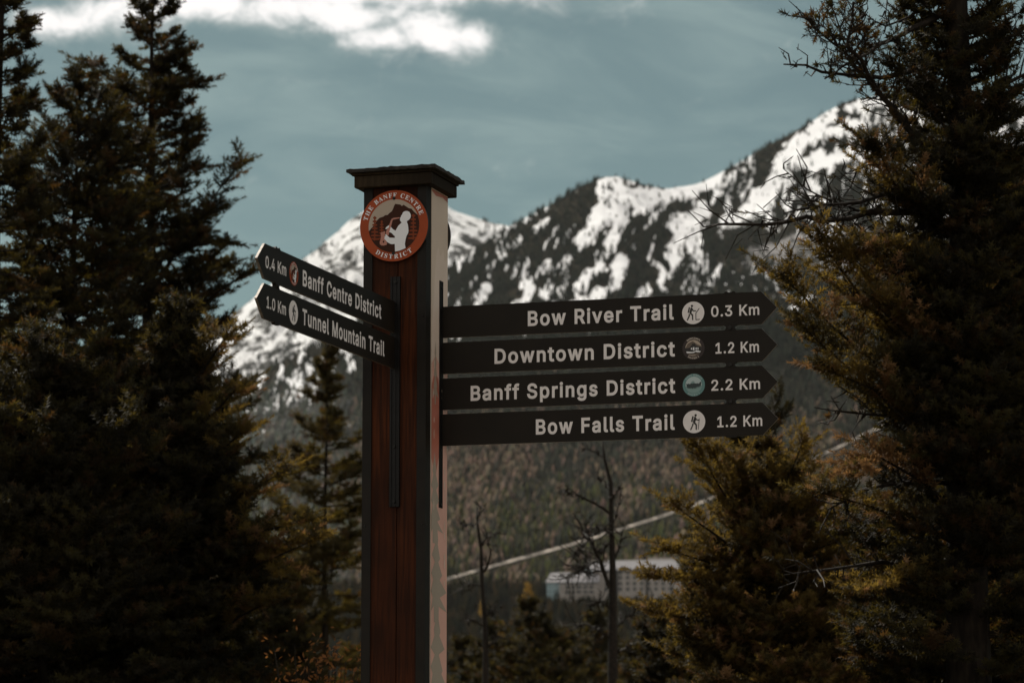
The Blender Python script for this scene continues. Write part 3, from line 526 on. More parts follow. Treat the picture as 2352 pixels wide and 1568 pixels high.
# ------------------------------------------------------------------ the signpost
GLYPHS = json.loads('''{"sans":{" ":[188,[]],".":[188,[[[95,-4],[83,-3],[73,1],[63,9],[55,18],[51,29],[50,41],[51,53],[55,64],[63,73],[73,81],[83,85],[95,87],[107,85],[118,81],[128,73],[135,64],[140,53],[141,41],[140,29],[135,18],[128,9],[118,1],[107,-3]]]],"0":[453,[[[227,-7],[191,-3],[158,7],[130,24],[105,48],[85,77],[69,113],[57,155],[50,202],[48,254],[50,306],[57,353],[69,395],[85,431],[106,461],[130,484],[159,502],[191,512],[227,516],[262,512],[295,502],[323,484],[348,461],[368,431],[384,395],[396,353],[403,306],[405,254],[403,202],[396,155],[384,113],[368,77],[348,48],[323,24],[295,7],[263,-3]],[[227,50],[250,52],[271,60],[290,74],[306,92],[320,116],[330,144],[338,176],[342,213],[344,254],[342,295],[338,332],[330,365],[320,393],[306,416],[290,435],[271,449],[250,457],[227,460],[203,457],[182,449],[163,435],[147,416],[134,393],[123,365],[115,332],[111,295],[109,254],[111,213],[115,176],[123,144],[134,116],[147,92],[163,74],[182,60],[203,52]]]],"1":[453,[[[76,0],[76,55],[391,55],[391,0]],[[276,509],[276,0],[212,0],[212,448],[209,448],[86,358],[86,427],[198,509]]]],"2":[453,[[[64,0],[64,47],[234,229],[252,248],[268,266],[282,282],[294,298],[303,312],[311,327],[316,341],[319,356],[320,371],[319,389],[315,405],[308,419],[298,431],[287,441],[273,449],[258,455],[241,458],[224,460],[205,458],[188,454],[172,447],[159,438],[148,427],[139,413],[132,398],[128,381],[127,362],[66,362],[68,391],[75,418],[86,442],[102,464],[121,482],[143,496],[168,507],[196,513],[225,516],[254,513],[281,507],[306,497],[328,482],[346,465],[361,445],[372,423],[379,398],[381,372],[380,354],[377,336],[371,318],[363,299],[351,280],[336,259],[317,235],[294,209],[267,180],[153,60],[153,57],[389,57],[389,0]]]],"3":[453,[[[218,-7],[188,-5],[159,1],[133,10],[108,22],[88,38],[70,57],[57,79],[48,104],[44,132],[109,132],[112,115],[118,100],[126,87],[137,76],[150,66],[165,59],[182,54],[200,51],[219,50],[239,51],[258,55],[275,61],[291,69],[304,80],[315,93],[323,108],[328,125],[329,145],[328,163],[323,180],[316,196],[306,211],[292,223],[275,234],[254,241],[229,246],[201,248],[157,248],[157,299],[288,448],[288,452],[70,452],[70,509],[372,509],[372,461],[211,278],[211,289],[247,290],[279,286],[308,276],[333,262],[354,244],[371,222],[383,198],[391,173],[393,145],[390,116],[383,90],[370,66],[354,45],[333,27],[309,12],[281,2],[251,-5]]]],"4":[453,[[[40,105],[40,158],[247,509],[311,509],[109,166],[109,163],[413,163],[413,105]],[[282,0],[282,121],[282,146],[282,318],[343,318],[343,0]]]],"B":[456,[[[60,0],[60,509],[241,509],[274,507],[304,501],[329,491],[350,477],[367,461],[381,442],[390,421],[396,398],[398,374],[397,353],[393,336],[387,320],[378,307],[368,295],[356,286],[343,278],[329,272],[315,267],[315,262],[331,260],[347,254],[363,245],[378,234],[391,220],[402,203],[411,184],[416,161],[418,136],[416,111],[410,88],[400,67],[386,48],[368,31],[344,18],[317,8],[284,2],[247,0]],[[125,57],[245,57],[281,60],[309,67],[330,80],[344,96],[353,115],[355,137],[354,153],[350,169],[342,184],[333,197],[320,209],[306,218],[289,225],[269,229],[248,231],[125,231]],[[125,285],[238,285],[256,287],[273,290],[288,296],[302,304],[314,314],[323,326],[330,340],[335,355],[336,372],[333,393],[326,412],[313,429],[294,442],[270,449],[240,452],[125,452]]]],"C":[510,[[[267,-7],[225,-3],[186,7],[150,25],[119,49],[92,79],[70,115],[53,157],[44,203],[40,254],[44,305],[53,352],[70,393],[92,429],[119,459],[150,484],[186,501],[225,512],[267,516],[293,514],[317,511],[340,504],[362,496],[383,485],[402,471],[419,456],[435,438],[448,418],[459,397],[467,373],[473,348],[408,348],[404,365],[397,380],[389,395],[380,407],[369,418],[357,428],[344,437],[330,444],[315,449],[300,453],[284,455],[267,456],[237,453],[209,445],[184,432],[161,414],[141,391],[125,364],[113,332],[106,295],[103,254],[106,213],[113,177],[125,145],[141,117],[161,94],[184,76],[210,63],[237,56],[267,53],[284,54],[300,56],[315,60],[330,65],[344,72],[357,81],[369,90],[380,102],[389,114],[397,128],[404,144],[408,160],[473,160],[467,135],[459,112],[448,91],[435,71],[420,53],[402,38],[383,24],[363,13],[341,5],[317,-2],[293,-6]]]],"D":[502,[[[219,0],[96,0],[96,57],[215,57],[254,60],[288,68],[318,81],[343,99],[363,122],[379,149],[390,181],[397,216],[399,255],[397,294],[390,329],[379,361],[364,388],[344,410],[320,428],[291,441],[258,449],[221,452],[93,452],[93,509],[225,509],[273,505],[315,495],[353,478],[385,455],[412,426],[433,391],[449,351],[458,306],[462,255],[458,205],[449,159],[433,119],[411,83],[384,54],[351,31],[312,14],[268,3]],[[125,509],[125,0],[60,0],[60,509]]]],"F":[410,[[[60,0],[60,509],[369,509],[369,452],[125,452],[125,278],[346,278],[346,221],[125,221],[125,0]]]],"K":[467,[[[104,145],[104,216],[116,231],[128,246],[139,261],[151,275],[162,289],[174,303],[187,317],[199,331],[212,344],[364,509],[448,509],[231,276],[228,276]],[[60,0],[60,509],[125,509],[125,334],[124,225],[125,193],[125,0]],[[372,0],[188,259],[228,309],[449,0]]]],"M":[628,[[[60,0],[60,509],[152,509],[277,187],[287,159],[299,123],[311,84],[322,49],[307,49],[318,83],[330,121],[342,158],[352,187],[476,509],[568,509],[568,0],[504,0],[504,291],[504,327],[505,369],[506,413],[507,457],[513,457],[508,441],[503,425],[498,409],[482,363],[467,322],[456,291],[342,0],[286,0],[170,291],[159,321],[145,361],[129,408],[112,457],[119,457],[120,416],[121,372],[122,328],[122,291],[122,0]]]],"R":[449,[[[60,0],[60,509],[236,509],[273,506],[305,500],[333,489],[356,473],[376,455],[390,433],[401,408],[407,381],[409,352],[407,323],[401,296],[390,271],[376,250],[356,232],[333,217],[305,206],[273,200],[236,198],[96,198],[96,255],[234,255],[258,256],[280,260],[298,267],[313,276],[325,287],[334,300],[340,316],[344,333],[345,352],[344,371],[340,389],[334,405],[325,419],[313,430],[298,440],[279,446],[258,451],[233,452],[125,452],[125,0]],[[353,0],[230,229],[303,229],[428,0]]]],"S":[447,[[[224,-9],[188,-7],[156,-1],[128,9],[102,23],[81,40],[64,60],[51,83],[42,109],[38,137],[104,137],[108,118],[114,102],[123,88],[136,76],[150,66],[166,59],[185,53],[204,50],[224,49],[246,50],[267,54],[286,60],[303,69],[317,79],[329,92],[338,106],[344,122],[346,139],[344,154],[340,168],[332,179],[322,189],[310,197],[296,205],[280,211],[263,217],[245,222],[184,239],[145,253],[112,269],[86,289],[67,313],[56,341],[52,372],[54,400],[62,425],[75,448],[92,468],[113,484],[138,498],[165,508],[195,514],[227,516],[259,514],[289,508],[316,498],[340,484],[360,468],[377,449],[390,427],[398,403],[401,378],[337,378],[332,402],[320,421],[302,437],[280,449],[254,456],[225,459],[204,457],[185,454],[167,448],[152,440],[139,430],[129,418],[121,405],[117,391],[115,376],[117,359],[122,345],[131,334],[142,324],[155,315],[169,308],[184,302],[198,297],[212,293],[264,279],[279,275],[295,270],[312,264],[328,256],[344,248],[359,238],[372,226],[384,213],[395,198],[402,180],[407,161],[408,139],[406,112],[399,87],[386,64],[370,43],[349,25],[323,11],[294,0],[261,-7]]]],"T":[449,[[[32,452],[32,509],[417,509],[417,452],[257,452],[257,0],[193,0],[193,452]]]],"a":[389,[[[160,-9],[137,-7],[115,-3],[94,5],[76,15],[60,29],[48,45],[38,63],[32,84],[30,108],[32,128],[36,146],[43,161],[53,174],[64,184],[78,193],[92,200],[108,206],[125,211],[143,214],[161,217],[178,220],[234,227],[247,229],[257,231],[265,235],[271,240],[274,246],[276,255],[276,257],[275,272],[272,285],[267,297],[260,307],[251,315],[240,322],[227,327],[212,330],[196,331],[178,330],[163,327],[149,322],[137,316],[127,309],[118,301],[110,292],[104,283],[100,274],[41,291],[51,313],[64,331],[79,346],[95,358],[114,368],[133,375],[153,380],[173,383],[194,384],[208,384],[223,382],[239,379],[255,375],[271,369],[286,360],[300,350],[312,336],[322,320],[330,301],[335,278],[337,251],[337,0],[277,0],[277,52],[272,52],[267,43],[260,34],[252,25],[242,16],[229,8],[215,1],[199,-4],[181,-7]],[[170,45],[192,47],[211,51],[228,59],[242,68],[254,80],[263,93],[270,108],[274,122],[276,138],[276,190],[272,187],[267,184],[259,182],[251,180],[241,178],[231,176],[200,171],[175,168],[161,166],[147,163],[134,159],[122,153],[112,147],[103,139],[97,130],[93,118],[92,105],[93,93],[96,82],[102,72],[109,64],[119,57],[130,52],[142,48],[156,46]]]],"c":[396,[[[207,-8],[174,-5],[144,3],[117,16],[93,35],[72,58],[56,85],[44,116],[37,150],[34,187],[37,225],[44,260],[56,291],[72,318],[93,341],[117,360],[144,374],[174,382],[207,384],[226,384],[243,381],[260,377],[276,371],[291,364],[305,356],[318,346],[330,335],[340,322],[349,308],[356,293],[362,277],[303,262],[300,272],[295,281],[290,289],[284,297],[278,304],[270,311],[261,316],[252,321],[242,325],[231,328],[220,329],[207,330],[184,328],[163,321],[145,310],[130,296],[118,278],[108,258],[102,236],[98,212],[96,187],[98,163],[102,139],[108,117],[118,97],[130,80],[145,66],[163,55],[184,49],[207,46],[220,47],[232,49],[243,52],[253,55],[262,60],[271,66],[279,73],[285,80],[292,89],[297,98],[301,107],[304,117],[363,102],[357,86],[350,70],[341,56],[331,43],[319,32],[306,21],[292,12],[277,5],[261,-1],[244,-5],[226,-7]]]],"e":[404,[[[212,-8],[177,-5],[145,3],[117,16],[92,35],[72,58],[56,85],[44,116],[37,150],[34,187],[36,224],[44,258],[55,290],[71,317],[91,340],[115,359],[142,373],[172,382],[205,384],[226,383],[246,380],[266,374],[285,366],[303,355],[319,341],[334,324],[347,305],[357,282],[365,256],[370,227],[371,194],[371,169],[75,169],[75,221],[338,221],[310,202],[308,226],[304,248],[298,269],[288,286],[277,301],[263,314],[246,323],[227,328],[205,330],[183,328],[164,323],[146,313],[131,301],[119,286],[109,270],[102,251],[97,231],[96,211],[96,178],[98,151],[102,127],[110,106],[121,88],[135,73],[151,61],[169,53],[190,48],[212,46],[227,47],[241,49],[254,53],[265,58],[276,65],[285,73],[294,82],[300,93],[306,105],[365,91],[358,72],[348,55],[335,39],[320,26],[302,14],[283,4],[261,-3],[237,-7]]]],"f":[254,[[[228,379],[228,327],[6,327],[6,379]],[[81,0],[81,432],[82,452],[87,470],[96,486],[107,499],[120,510],[135,519],[152,525],[169,529],[187,530],[201,530],[212,529],[222,527],[231,525],[238,523],[243,521],[227,468],[215,472],[209,473],[202,474],[195,474],[178,472],[164,468],[154,460],[147,449],[143,435],[142,419],[142,0]]]],"g":[425,[[[207,-151],[180,-149],[156,-146],[134,-140],[114,-132],[97,-122],[82,-110],[70,-97],[59,-84],[51,-69],[101,-41],[107,-49],[114,-57],[122,-66],[131,-74],[142,-82],[154,-88],[169,-93],[187,-96],[207,-97],[236,-95],[261,-87],[282,-75],[298,-58],[308,-34],[311,-6],[311,68],[306,68],[301,60],[294,51],[287,41],[277,32],[266,23],[252,16],[236,10],[217,6],[195,5],[165,7],[138,14],[113,27],[90,43],[71,65],[55,90],[43,120],[36,154],[34,191],[36,229],[43,263],[55,293],[71,320],[90,342],[112,361],[138,374],[166,382],[196,384],[218,383],[237,379],[253,373],[267,365],[279,356],[288,346],[296,336],[302,327],[308,319],[313,319],[313,379],[372,379],[372,-9],[370,-40],[363,-67],[350,-90],[334,-109],[314,-124],[291,-136],[265,-144],[237,-149]],[[205,59],[227,61],[246,66],[264,75],[278,87],[290,103],[300,121],[307,142],[311,166],[312,193],[311,219],[307,242],[300,264],[291,283],[279,299],[264,312],[247,322],[227,328],[205,330],[182,328],[163,322],[145,312],[130,298],[118,282],[109,262],[102,241],[98,218],[96,193],[98,167],[102,144],[109,123],[118,104],[131,88],[145,76],[163,66],[183,61]]]],"i":[167,[[[53,0],[53,379],[114,379],[114,0]],[[84,443],[73,444],[63,448],[54,455],[47,463],[43,472],[41,483],[43,494],[47,504],[54,512],[63,518],[73,522],[84,524],[95,522],[105,518],[114,512],[121,504],[125,494],[126,483],[125,472],[121,463],[114,455],[105,448],[95,444]]]],"l":[189,[[[139,-2],[112,0],[91,8],[74,20],[62,37],[55,59],[53,84],[53,509],[114,509],[114,99],[114,83],[117,71],[120,62],[126,57],[135,53],[146,52],[160,53],[170,54],[181,3],[162,-1],[154,-2],[147,-2]]]],"m":[610,[[[53,0],[53,379],[112,379],[112,295],[108,295],[114,314],[122,331],[132,346],[144,358],[158,368],[172,376],[187,382],[203,385],[219,386],[245,383],[268,375],[287,361],[303,342],[314,320],[321,295],[312,295],[318,312],[326,329],[337,343],[350,356],[364,366],[381,375],[398,381],[417,385],[437,386],[458,385],[478,380],[497,372],[514,361],[529,346],[541,328],[550,307],[555,283],[557,255],[557,0],[496,0],[496,254],[493,279],[485,298],[473,313],[456,323],[438,329],[419,330],[402,329],[387,326],[374,320],[363,312],[353,302],[345,290],[340,277],[336,263],[335,247],[335,0],[274,0],[274,260],[272,280],[265,297],[253,311],[238,322],[220,328],[199,330],[185,329],[171,326],[158,320],[145,312],[135,302],[126,289],[119,274],[115,257],[114,238],[114,0]]]],"n":[410,[[[114,227],[114,0],[53,0],[53,379],[112,379],[112,287],[102,287],[116,319],[132,344],[152,362],[175,374],[200,382],[227,384],[252,383],[275,377],[295,369],[313,356],[328,340],[341,321],[350,298],[355,271],[357,240],[357,0],[296,0],[296,235],[293,263],[286,286],[273,304],[256,318],[235,326],[210,329],[192,328],[176,324],[161,317],[147,308],[136,297],[126,283],[119,266],[115,248]]]],"o":[415,[[[207,-8],[174,-5],[144,3],[117,16],[93,35],[72,58],[56,85],[44,116],[37,150],[34,187],[37,225],[44,260],[56,291],[72,318],[93,341],[117,360],[144,374],[174,382],[207,384],[241,382],[271,374],[299,360],[323,341],[343,318],[359,291],[371,260],[379,225],[381,187],[379,150],[371,116],[359,85],[343,58],[323,35],[299,16],[271,3],[241,-5]],[[207,46],[231,49],[252,55],[270,66],[285,80],[298,97],[307,117],[314,139],[318,163],[319,187],[318,212],[314,236],[307,258],[298,278],[285,296],[270,310],[252,321],[231,328],[207,330],[184,328],[163,321],[145,310],[130,296],[118,278],[108,258],[102,236],[98,212],[96,187],[98,163],[102,139],[108,117],[118,97],[130,80],[145,66],[163,55],[184,49]]]],"p":[424,[[[53,-143],[53,379],[112,379],[112,319],[118,319],[123,327],[130,336],[137,346],[147,355],[158,364],[171,373],[188,379],[207,383],[229,384],[259,382],[287,374],[313,361],[335,342],[354,320],[370,293],[381,261],[388,227],[390,189],[388,151],[381,116],[370,84],[355,57],[336,34],[313,16],[288,3],[260,-6],[229,-8],[208,-7],[189,-3],[173,4],[159,12],[147,21],[138,31],[130,41],[124,50],[118,59],[114,59],[114,-143]],[[220,47],[242,49],[262,55],[279,66],[294,80],[306,97],[316,117],[323,139],[327,163],[328,189],[327,215],[323,239],[316,261],[307,281],[295,298],[280,311],[262,322],[243,328],[220,330],[198,328],[178,322],[161,312],[147,299],[134,282],[125,263],[118,241],[114,216],[113,189],[114,162],[118,138],[125,115],[135,95],[147,78],[162,65],[179,55],[198,49]]]],"r":[259,[[[53,0],[53,379],[112,379],[112,321],[115,321],[124,339],[137,354],[152,367],[171,377],[191,383],[213,385],[229,384],[243,384],[243,322],[230,324],[223,325],[215,326],[207,326],[190,324],[174,321],[159,315],[146,306],[135,296],[126,284],[119,269],[115,254],[114,237],[114,0]]]],"s":[365,[[[182,-8],[157,-7],[133,-3],[112,3],[93,12],[76,24],[62,38],[50,54],[41,73],[36,94],[94,107],[101,87],[111,72],[124,60],[141,52],[160,47],[181,45],[206,47],[227,53],[244,62],[258,74],[265,88],[268,103],[266,115],[262,126],[254,136],[243,144],[229,150],[212,155],[149,170],[118,180],[92,192],[72,208],[58,227],[50,249],[47,274],[49,295],[55,314],[65,332],[79,347],[95,360],[115,370],[137,378],[161,383],[187,384],[212,383],[234,379],[254,372],[271,363],[286,352],[299,339],[309,324],[318,308],[324,290],[268,277],[262,291],[254,304],[243,316],[228,325],[210,331],[187,333],[166,331],[147,326],[131,317],[119,305],[111,292],[109,277],[110,264],[115,253],[124,243],[136,235],[152,229],[172,223],[229,209],[261,200],[287,187],[306,171],[320,153],[328,131],[331,107],[329,85],[323,65],[312,47],[298,31],[281,18],[260,6],[236,-2],[210,-7]]]],"t":[227,[[[204,379],[204,327],[6,327],[6,379]],[[65,471],[126,471],[126,98],[127,83],[130,70],[136,61],[144,55],[156,51],[170,50],[185,51],[202,54],[213,2],[207,0],[200,-2],[192,-3],[184,-3],[176,-4],[168,-4],[138,-1],[113,7],[92,21],[77,41],[68,64],[65,93]]]],"u":[410,[[[182,-5],[158,-3],[135,2],[115,11],[97,23],[82,39],[69,59],[60,82],[54,109],[53,139],[53,379],[114,379],[114,144],[116,117],[124,94],[137,75],[154,61],[175,53],[200,50],[218,51],[234,55],[249,62],[263,71],[274,83],[283,97],[290,113],[295,132],[296,153],[296,379],[357,379],[357,0],[298,0],[298,92],[307,92],[294,60],[277,35],[257,17],[234,5],[209,-3]]]],"v":[389,[[[163,0],[17,379],[84,379],[165,155],[173,132],[180,110],[187,87],[193,64],[199,42],[206,21],[184,21],[191,42],[197,64],[203,87],[209,110],[216,132],[224,155],[305,379],[371,379],[226,0]]]],"w":[567,[[[138,0],[23,379],[87,379],[133,214],[140,190],[147,164],[154,137],[161,107],[168,75],[175,41],[165,41],[172,74],[179,105],[186,135],[192,163],[199,189],[206,214],[252,379],[316,379],[362,214],[368,189],[375,163],[382,136],[388,106],[395,75],[402,41],[391,41],[399,75],[406,106],[413,135],[420,163],[427,189],[434,214],[480,379],[545,379],[429,0],[368,0],[319,172],[305,225],[300,243],[295,262],[291,280],[277,338],[291,338],[277,280],[263,225],[258,207],[253,189],[248,172],[199,0]]]]},"serif":{"T":[423,[[[92,0],[92,17],[123,21],[142,31],[152,50],[156,81],[156,433],[149,433],[102,426],[65,403],[41,367],[29,318],[11,318],[11,455],[410,455],[410,317],[394,317],[357,404],[269,433],[263,433],[263,81],[267,49],[276,30],[296,21],[328,17],[328,0]]]],"H":[523,[[[15,0],[15,17],[45,22],[62,32],[72,50],[75,81],[75,379],[71,406],[62,424],[44,434],[16,439],[16,455],[242,455],[242,439],[220,436],[204,432],[193,425],[187,415],[183,400],[182,379],[182,251],[342,251],[342,379],[341,400],[337,415],[331,425],[320,432],[304,436],[282,439],[282,455],[507,455],[507,439],[478,434],[461,424],[452,407],[449,379],[449,81],[452,52],[461,33],[478,22],[507,17],[507,0],[282,0],[282,17],[311,21],[329,31],[339,49],[342,81],[342,221],[182,221],[182,81],[185,50],[194,32],[212,22],[242,17],[242,0]]]],"E":[442,[[[14,0],[14,17],[44,20],[62,30],[72,48],[75,78],[75,369],[72,405],[62,425],[44,435],[16,439],[16,455],[399,455],[399,320],[383,320],[369,373],[340,406],[295,424],[232,430],[213,430],[200,428],[191,424],[186,417],[184,405],[183,388],[183,246],[193,246],[232,252],[259,269],[277,300],[288,345],[304,345],[304,118],[287,118],[282,154],[273,181],[259,201],[241,213],[216,220],[185,222],[183,222],[183,67],[185,47],[192,35],[206,29],[230,28],[276,30],[313,39],[345,53],[371,75],[393,105],[411,143],[430,143],[402,0]]]],"B":[443,[[[16,0],[16,17],[45,22],[62,32],[72,51],[75,82],[75,369],[73,394],[69,412],[62,425],[51,433],[36,437],[15,439],[15,455],[220,455],[352,429],[396,351],[369,283],[287,247],[385,206],[418,132],[407,76],[371,35],[314,9],[238,0]],[[182,252],[188,252],[234,257],[263,272],[279,301],[285,345],[281,385],[269,412],[248,428],[216,434],[198,432],[188,425],[183,412],[182,391]],[[222,24],[259,30],[283,49],[296,81],[301,128],[295,176],[277,208],[245,225],[197,231],[182,231],[182,65],[184,46],[190,33],[202,26]]]],"A":[437,[[[-9,0],[-9,18],[9,21],[24,30],[36,47],[49,75],[206,466],[224,465],[384,87],[399,55],[411,34],[425,22],[443,18],[443,0],[229,0],[229,18],[270,25],[283,46],[281,59],[273,81],[253,132],[103,132],[79,71],[76,59],[75,48],[87,26],[124,18],[128,18],[128,0]],[[113,161],[242,161],[177,319]]]],"N":[494,[[[403,-11],[107,350],[107,79],[110,49],[119,31],[136,21],[167,17],[167,0],[18,0],[18,17],[39,19],[54,23],[65,30],[71,41],[75,57],[76,79],[76,388],[49,421],[36,433],[28,436],[18,439],[18,455],[156,455],[391,169],[391,377],[390,399],[386,414],[379,425],[369,431],[353,436],[331,439],[331,455],[480,455],[480,439],[450,434],[433,425],[425,407],[422,377],[422,-11]]]],"F":[404,[[[15,0],[15,17],[45,23],[62,34],[72,53],[75,84],[75,375],[71,405],[61,423],[43,433],[14,439],[14,455],[394,455],[394,320],[377,320],[369,357],[355,385],[336,406],[310,420],[275,428],[230,431],[212,431],[200,429],[191,427],[186,421],[183,412],[182,398],[182,247],[190,247],[229,253],[256,270],[274,301],[284,347],[302,347],[302,118],[285,118],[274,168],[257,200],[229,218],[189,224],[182,224],[182,81],[183,59],[188,43],[196,31],[210,24],[229,19],[257,17],[257,0]]]],"C":[468,[[[257,-11],[193,-3],[137,20],[91,56],[56,104],[34,162],[26,228],[34,294],[56,351],[92,399],[139,435],[195,458],[259,465],[309,459],[367,440],[377,436],[388,435],[408,443],[419,465],[437,465],[437,308],[420,308],[392,364],[356,407],[313,434],[265,443],[174,389],[144,226],[177,74],[278,24],[318,29],[358,45],[395,71],[428,106],[447,89],[365,14]]]],"R":[473,[[[15,0],[15,17],[45,22],[62,32],[72,50],[75,81],[75,379],[71,406],[62,424],[44,434],[16,439],[16,455],[217,455],[305,448],[367,426],[405,388],[417,334],[392,265],[315,224],[432,50],[443,36],[452,26],[463,19],[478,17],[480,17],[480,0],[338,0],[201,212],[182,212],[182,81],[185,50],[194,32],[212,22],[242,17],[242,0]],[[182,234],[203,234],[249,240],[280,258],[298,290],[304,336],[284,407],[224,431],[202,429],[190,422],[184,409],[182,385]]]],"D":[496,[[[20,0],[20,17],[47,21],[63,30],[71,46],[74,75],[74,374],[71,407],[61,426],[43,435],[15,439],[15,455],[222,455],[328,441],[405,396],[452,325],[468,228],[408,57],[228,0]],[[222,24],[279,37],[319,75],[343,139],[351,229],[319,382],[223,433],[202,431],[190,423],[184,409],[182,385],[182,72],[184,48],[190,34],[202,27]]]],"I":[261,[[[13,0],[13,17],[42,23],[61,32],[72,49],[75,75],[75,387],[72,412],[63,427],[45,435],[13,439],[13,455],[244,455],[244,439],[214,435],[196,427],[186,412],[183,387],[183,77],[184,59],[187,44],[194,34],[206,26],[223,21],[246,17],[246,0]]]],"S":[390,[[[43,-11],[43,158],[62,158],[83,94],[111,50],[149,24],[197,15],[231,20],[257,36],[273,60],[279,89],[265,129],[225,160],[163,191],[112,221],[77,253],[56,289],[50,332],[54,370],[67,403],[88,429],[115,449],[148,462],[185,466],[206,465],[229,461],[255,456],[282,448],[291,446],[300,445],[313,450],[320,466],[339,466],[339,319],[322,319],[310,354],[293,385],[272,410],[248,429],[222,441],[194,445],[163,440],[140,426],[125,406],[120,380],[124,356],[137,336],[159,319],[189,303],[253,273],[290,253],[317,233],[337,211],[350,188],[357,162],[359,133],[354,93],[339,58],[314,29],[281,8],[240,-6],[192,-10],[175,-9],[158,-8],[142,-4],[126,1],[110,6],[98,9],[85,12],[75,11],[69,7],[65,0],[61,-11]]]],"O":[525,[[[261,-11],[213,-6],[169,7],[129,29],[94,58],[66,93],[45,134],[32,179],[28,228],[32,276],[45,321],[66,362],[95,397],[130,426],[170,448],[216,462],[265,466],[313,462],[357,448],[397,427],[431,399],[459,364],[481,323],[494,277],[498,228],[494,179],[481,134],[459,93],[430,58],[395,29],[355,7],[310,-6]],[[265,12],[351,66],[379,228],[371,321],[348,389],[310,430],[260,443],[174,389],[145,228],[153,135],[177,67],[215,26]]]],"W":[611,[[[171,-11],[32,393],[24,413],[15,427],[3,435],[-15,439],[-15,455],[181,455],[181,439],[162,437],[150,432],[143,423],[140,410],[142,394],[148,373],[223,153],[301,353],[286,399],[278,418],[267,429],[252,435],[229,439],[229,455],[439,455],[439,439],[404,432],[393,412],[394,401],[399,386],[474,166],[541,369],[547,391],[549,406],[546,421],[538,430],[524,436],[503,439],[503,455],[624,455],[624,439],[607,433],[594,421],[584,404],[575,379],[446,-11],[428,-11],[316,309],[190,-11]]]],"P":[418,[[[15,0],[15,17],[45,22],[62,32],[72,50],[75,81],[75,379],[71,406],[62,424],[44,434],[16,439],[16,455],[214,455],[287,452],[336,440],[366,422],[390,398],[404,367],[409,332],[398,280],[367,240],[314,214],[242,206],[182,206],[182,81],[185,50],[194,32],[212,22],[242,17],[242,0]],[[182,230],[201,230],[244,235],[272,253],[287,283],[292,329],[288,375],[275,406],[252,425],[216,431],[199,429],[189,424],[184,414],[182,398]]]],"G":[508,[[[268,-10],[200,-3],[141,19],[93,55],[57,103],[35,161],[28,229],[35,295],[57,352],[93,399],[139,435],[195,458],[257,465],[311,459],[369,441],[379,437],[388,436],[398,438],[406,443],[412,452],[419,465],[437,465],[437,308],[420,308],[403,346],[382,379],[357,406],[329,426],[299,439],[267,443],[176,389],[146,228],[154,135],[180,67],[221,26],[275,13],[308,16],[328,27],[339,45],[343,71],[343,128],[339,154],[329,170],[309,179],[275,182],[275,198],[500,198],[500,182],[473,179],[457,171],[449,155],[446,128],[446,29],[357,0]]]]}}''')


def tess(loops):
    """fill 2D loops by non-zero winding; returns verts, triangles"""
    vs, es = [], []
    for L in loops:
        b = len(vs); vs += [Vector((p[0], p[1])) for p in L]
        es += [(b + i, b + (i + 1) % len(L)) for i in range(len(L))]
    ov, oe, of, *_ = delaunay_2d_cdt(vs, es, [], 0, 1e-7)
    tris = []
    arrs = [np.array([(p[0], p[1]) for p in L]) for L in loops]
    for f in of:
        c = sum((ov[i] for i in f), Vector((0, 0))) / len(f); w = 0
        for A in arrs:
            x0, y0 = A[:, 0], A[:, 1]; x1, y1 = np.roll(x0, -1), np.roll(y0, -1)
            side = (x1 - x0) * (c.y - y0) - (c.x - x0) * (y1 - y0)
            w += int(np.sum((y0 <= c.y) & (y1 > c.y) & (side > 0))) - int(np.sum((y0 > c.y) & (y1 <= c.y) & (side < 0)))
        if w != 0: tris.append(tuple(f))
    return [(q.x, q.y) for q in ov], tris


def embolden(L, d):
    A = np.array(L, float); n = len(A)
    e = np.roll(A, -1, 0) - A; ln = np.hypot(e[:, 0], e[:, 1]); ln[ln < 1e-9] = 1
    nr = np.stack([e[:, 1], -e[:, 0]], 1) / ln[:, None]      # outside of a counter-clockwise loop
    a = nr + np.roll(nr, 1, 0); q = np.sum(a * a, 1); q = np.maximum(q, 0.8)
    return A + a * (2 * d / q)[:, None]


_gc = {}
def glyph(face, ch, bold):
    k = (face, ch, bold)
    if k not in _gc:
        adv, loops = GLYPHS[face][ch]
        L2 = []
        if loops:
            areas = [sum(p[0] * q[1] - q[0] * p[1] for p, q in zip(L, L[1:] + L[:1])) for L in loops]
            sgn = 1 if max(areas, key=abs) > 0 else -1
            for L in loops:
                L = L if sgn > 0 else L[::-1]
                L2.append(embolden(L, bold))
        _gc[k] = (adv, tess(L2) if L2 else ([], []))
    return _gc[k]


def text_flat(s, face, x0, x1, base, cap, bold=30, track=0.0):
    """line of lettering between x0 and x1, returns 2D verts and faces"""
    capu = 515.0 if face == 'sans' else 480.0
    capu = CAPS[face]
    k = cap / (capu + 2 * bold); pen = 0.0; items = []
    for ch in s:
        adv, (v, f) = glyph(face, ch, bold)
        items.append((pen, v, f)); pen += adv + 2 * bold + track
    xs = [p + q[0] for p, v, f in items for q in v]
    lo, hi = min(xs), max(xs); kx = (x1 - x0) / (hi - lo)
    V, F = [], []
    for p, v, f in items:
        b = len(V); V += [(x0 + (p + q[0] - lo) * kx, base + (q[1] + bold) * k) for q in v]
        F += [tuple(b + i for i in t) for t in f]
    return V, F


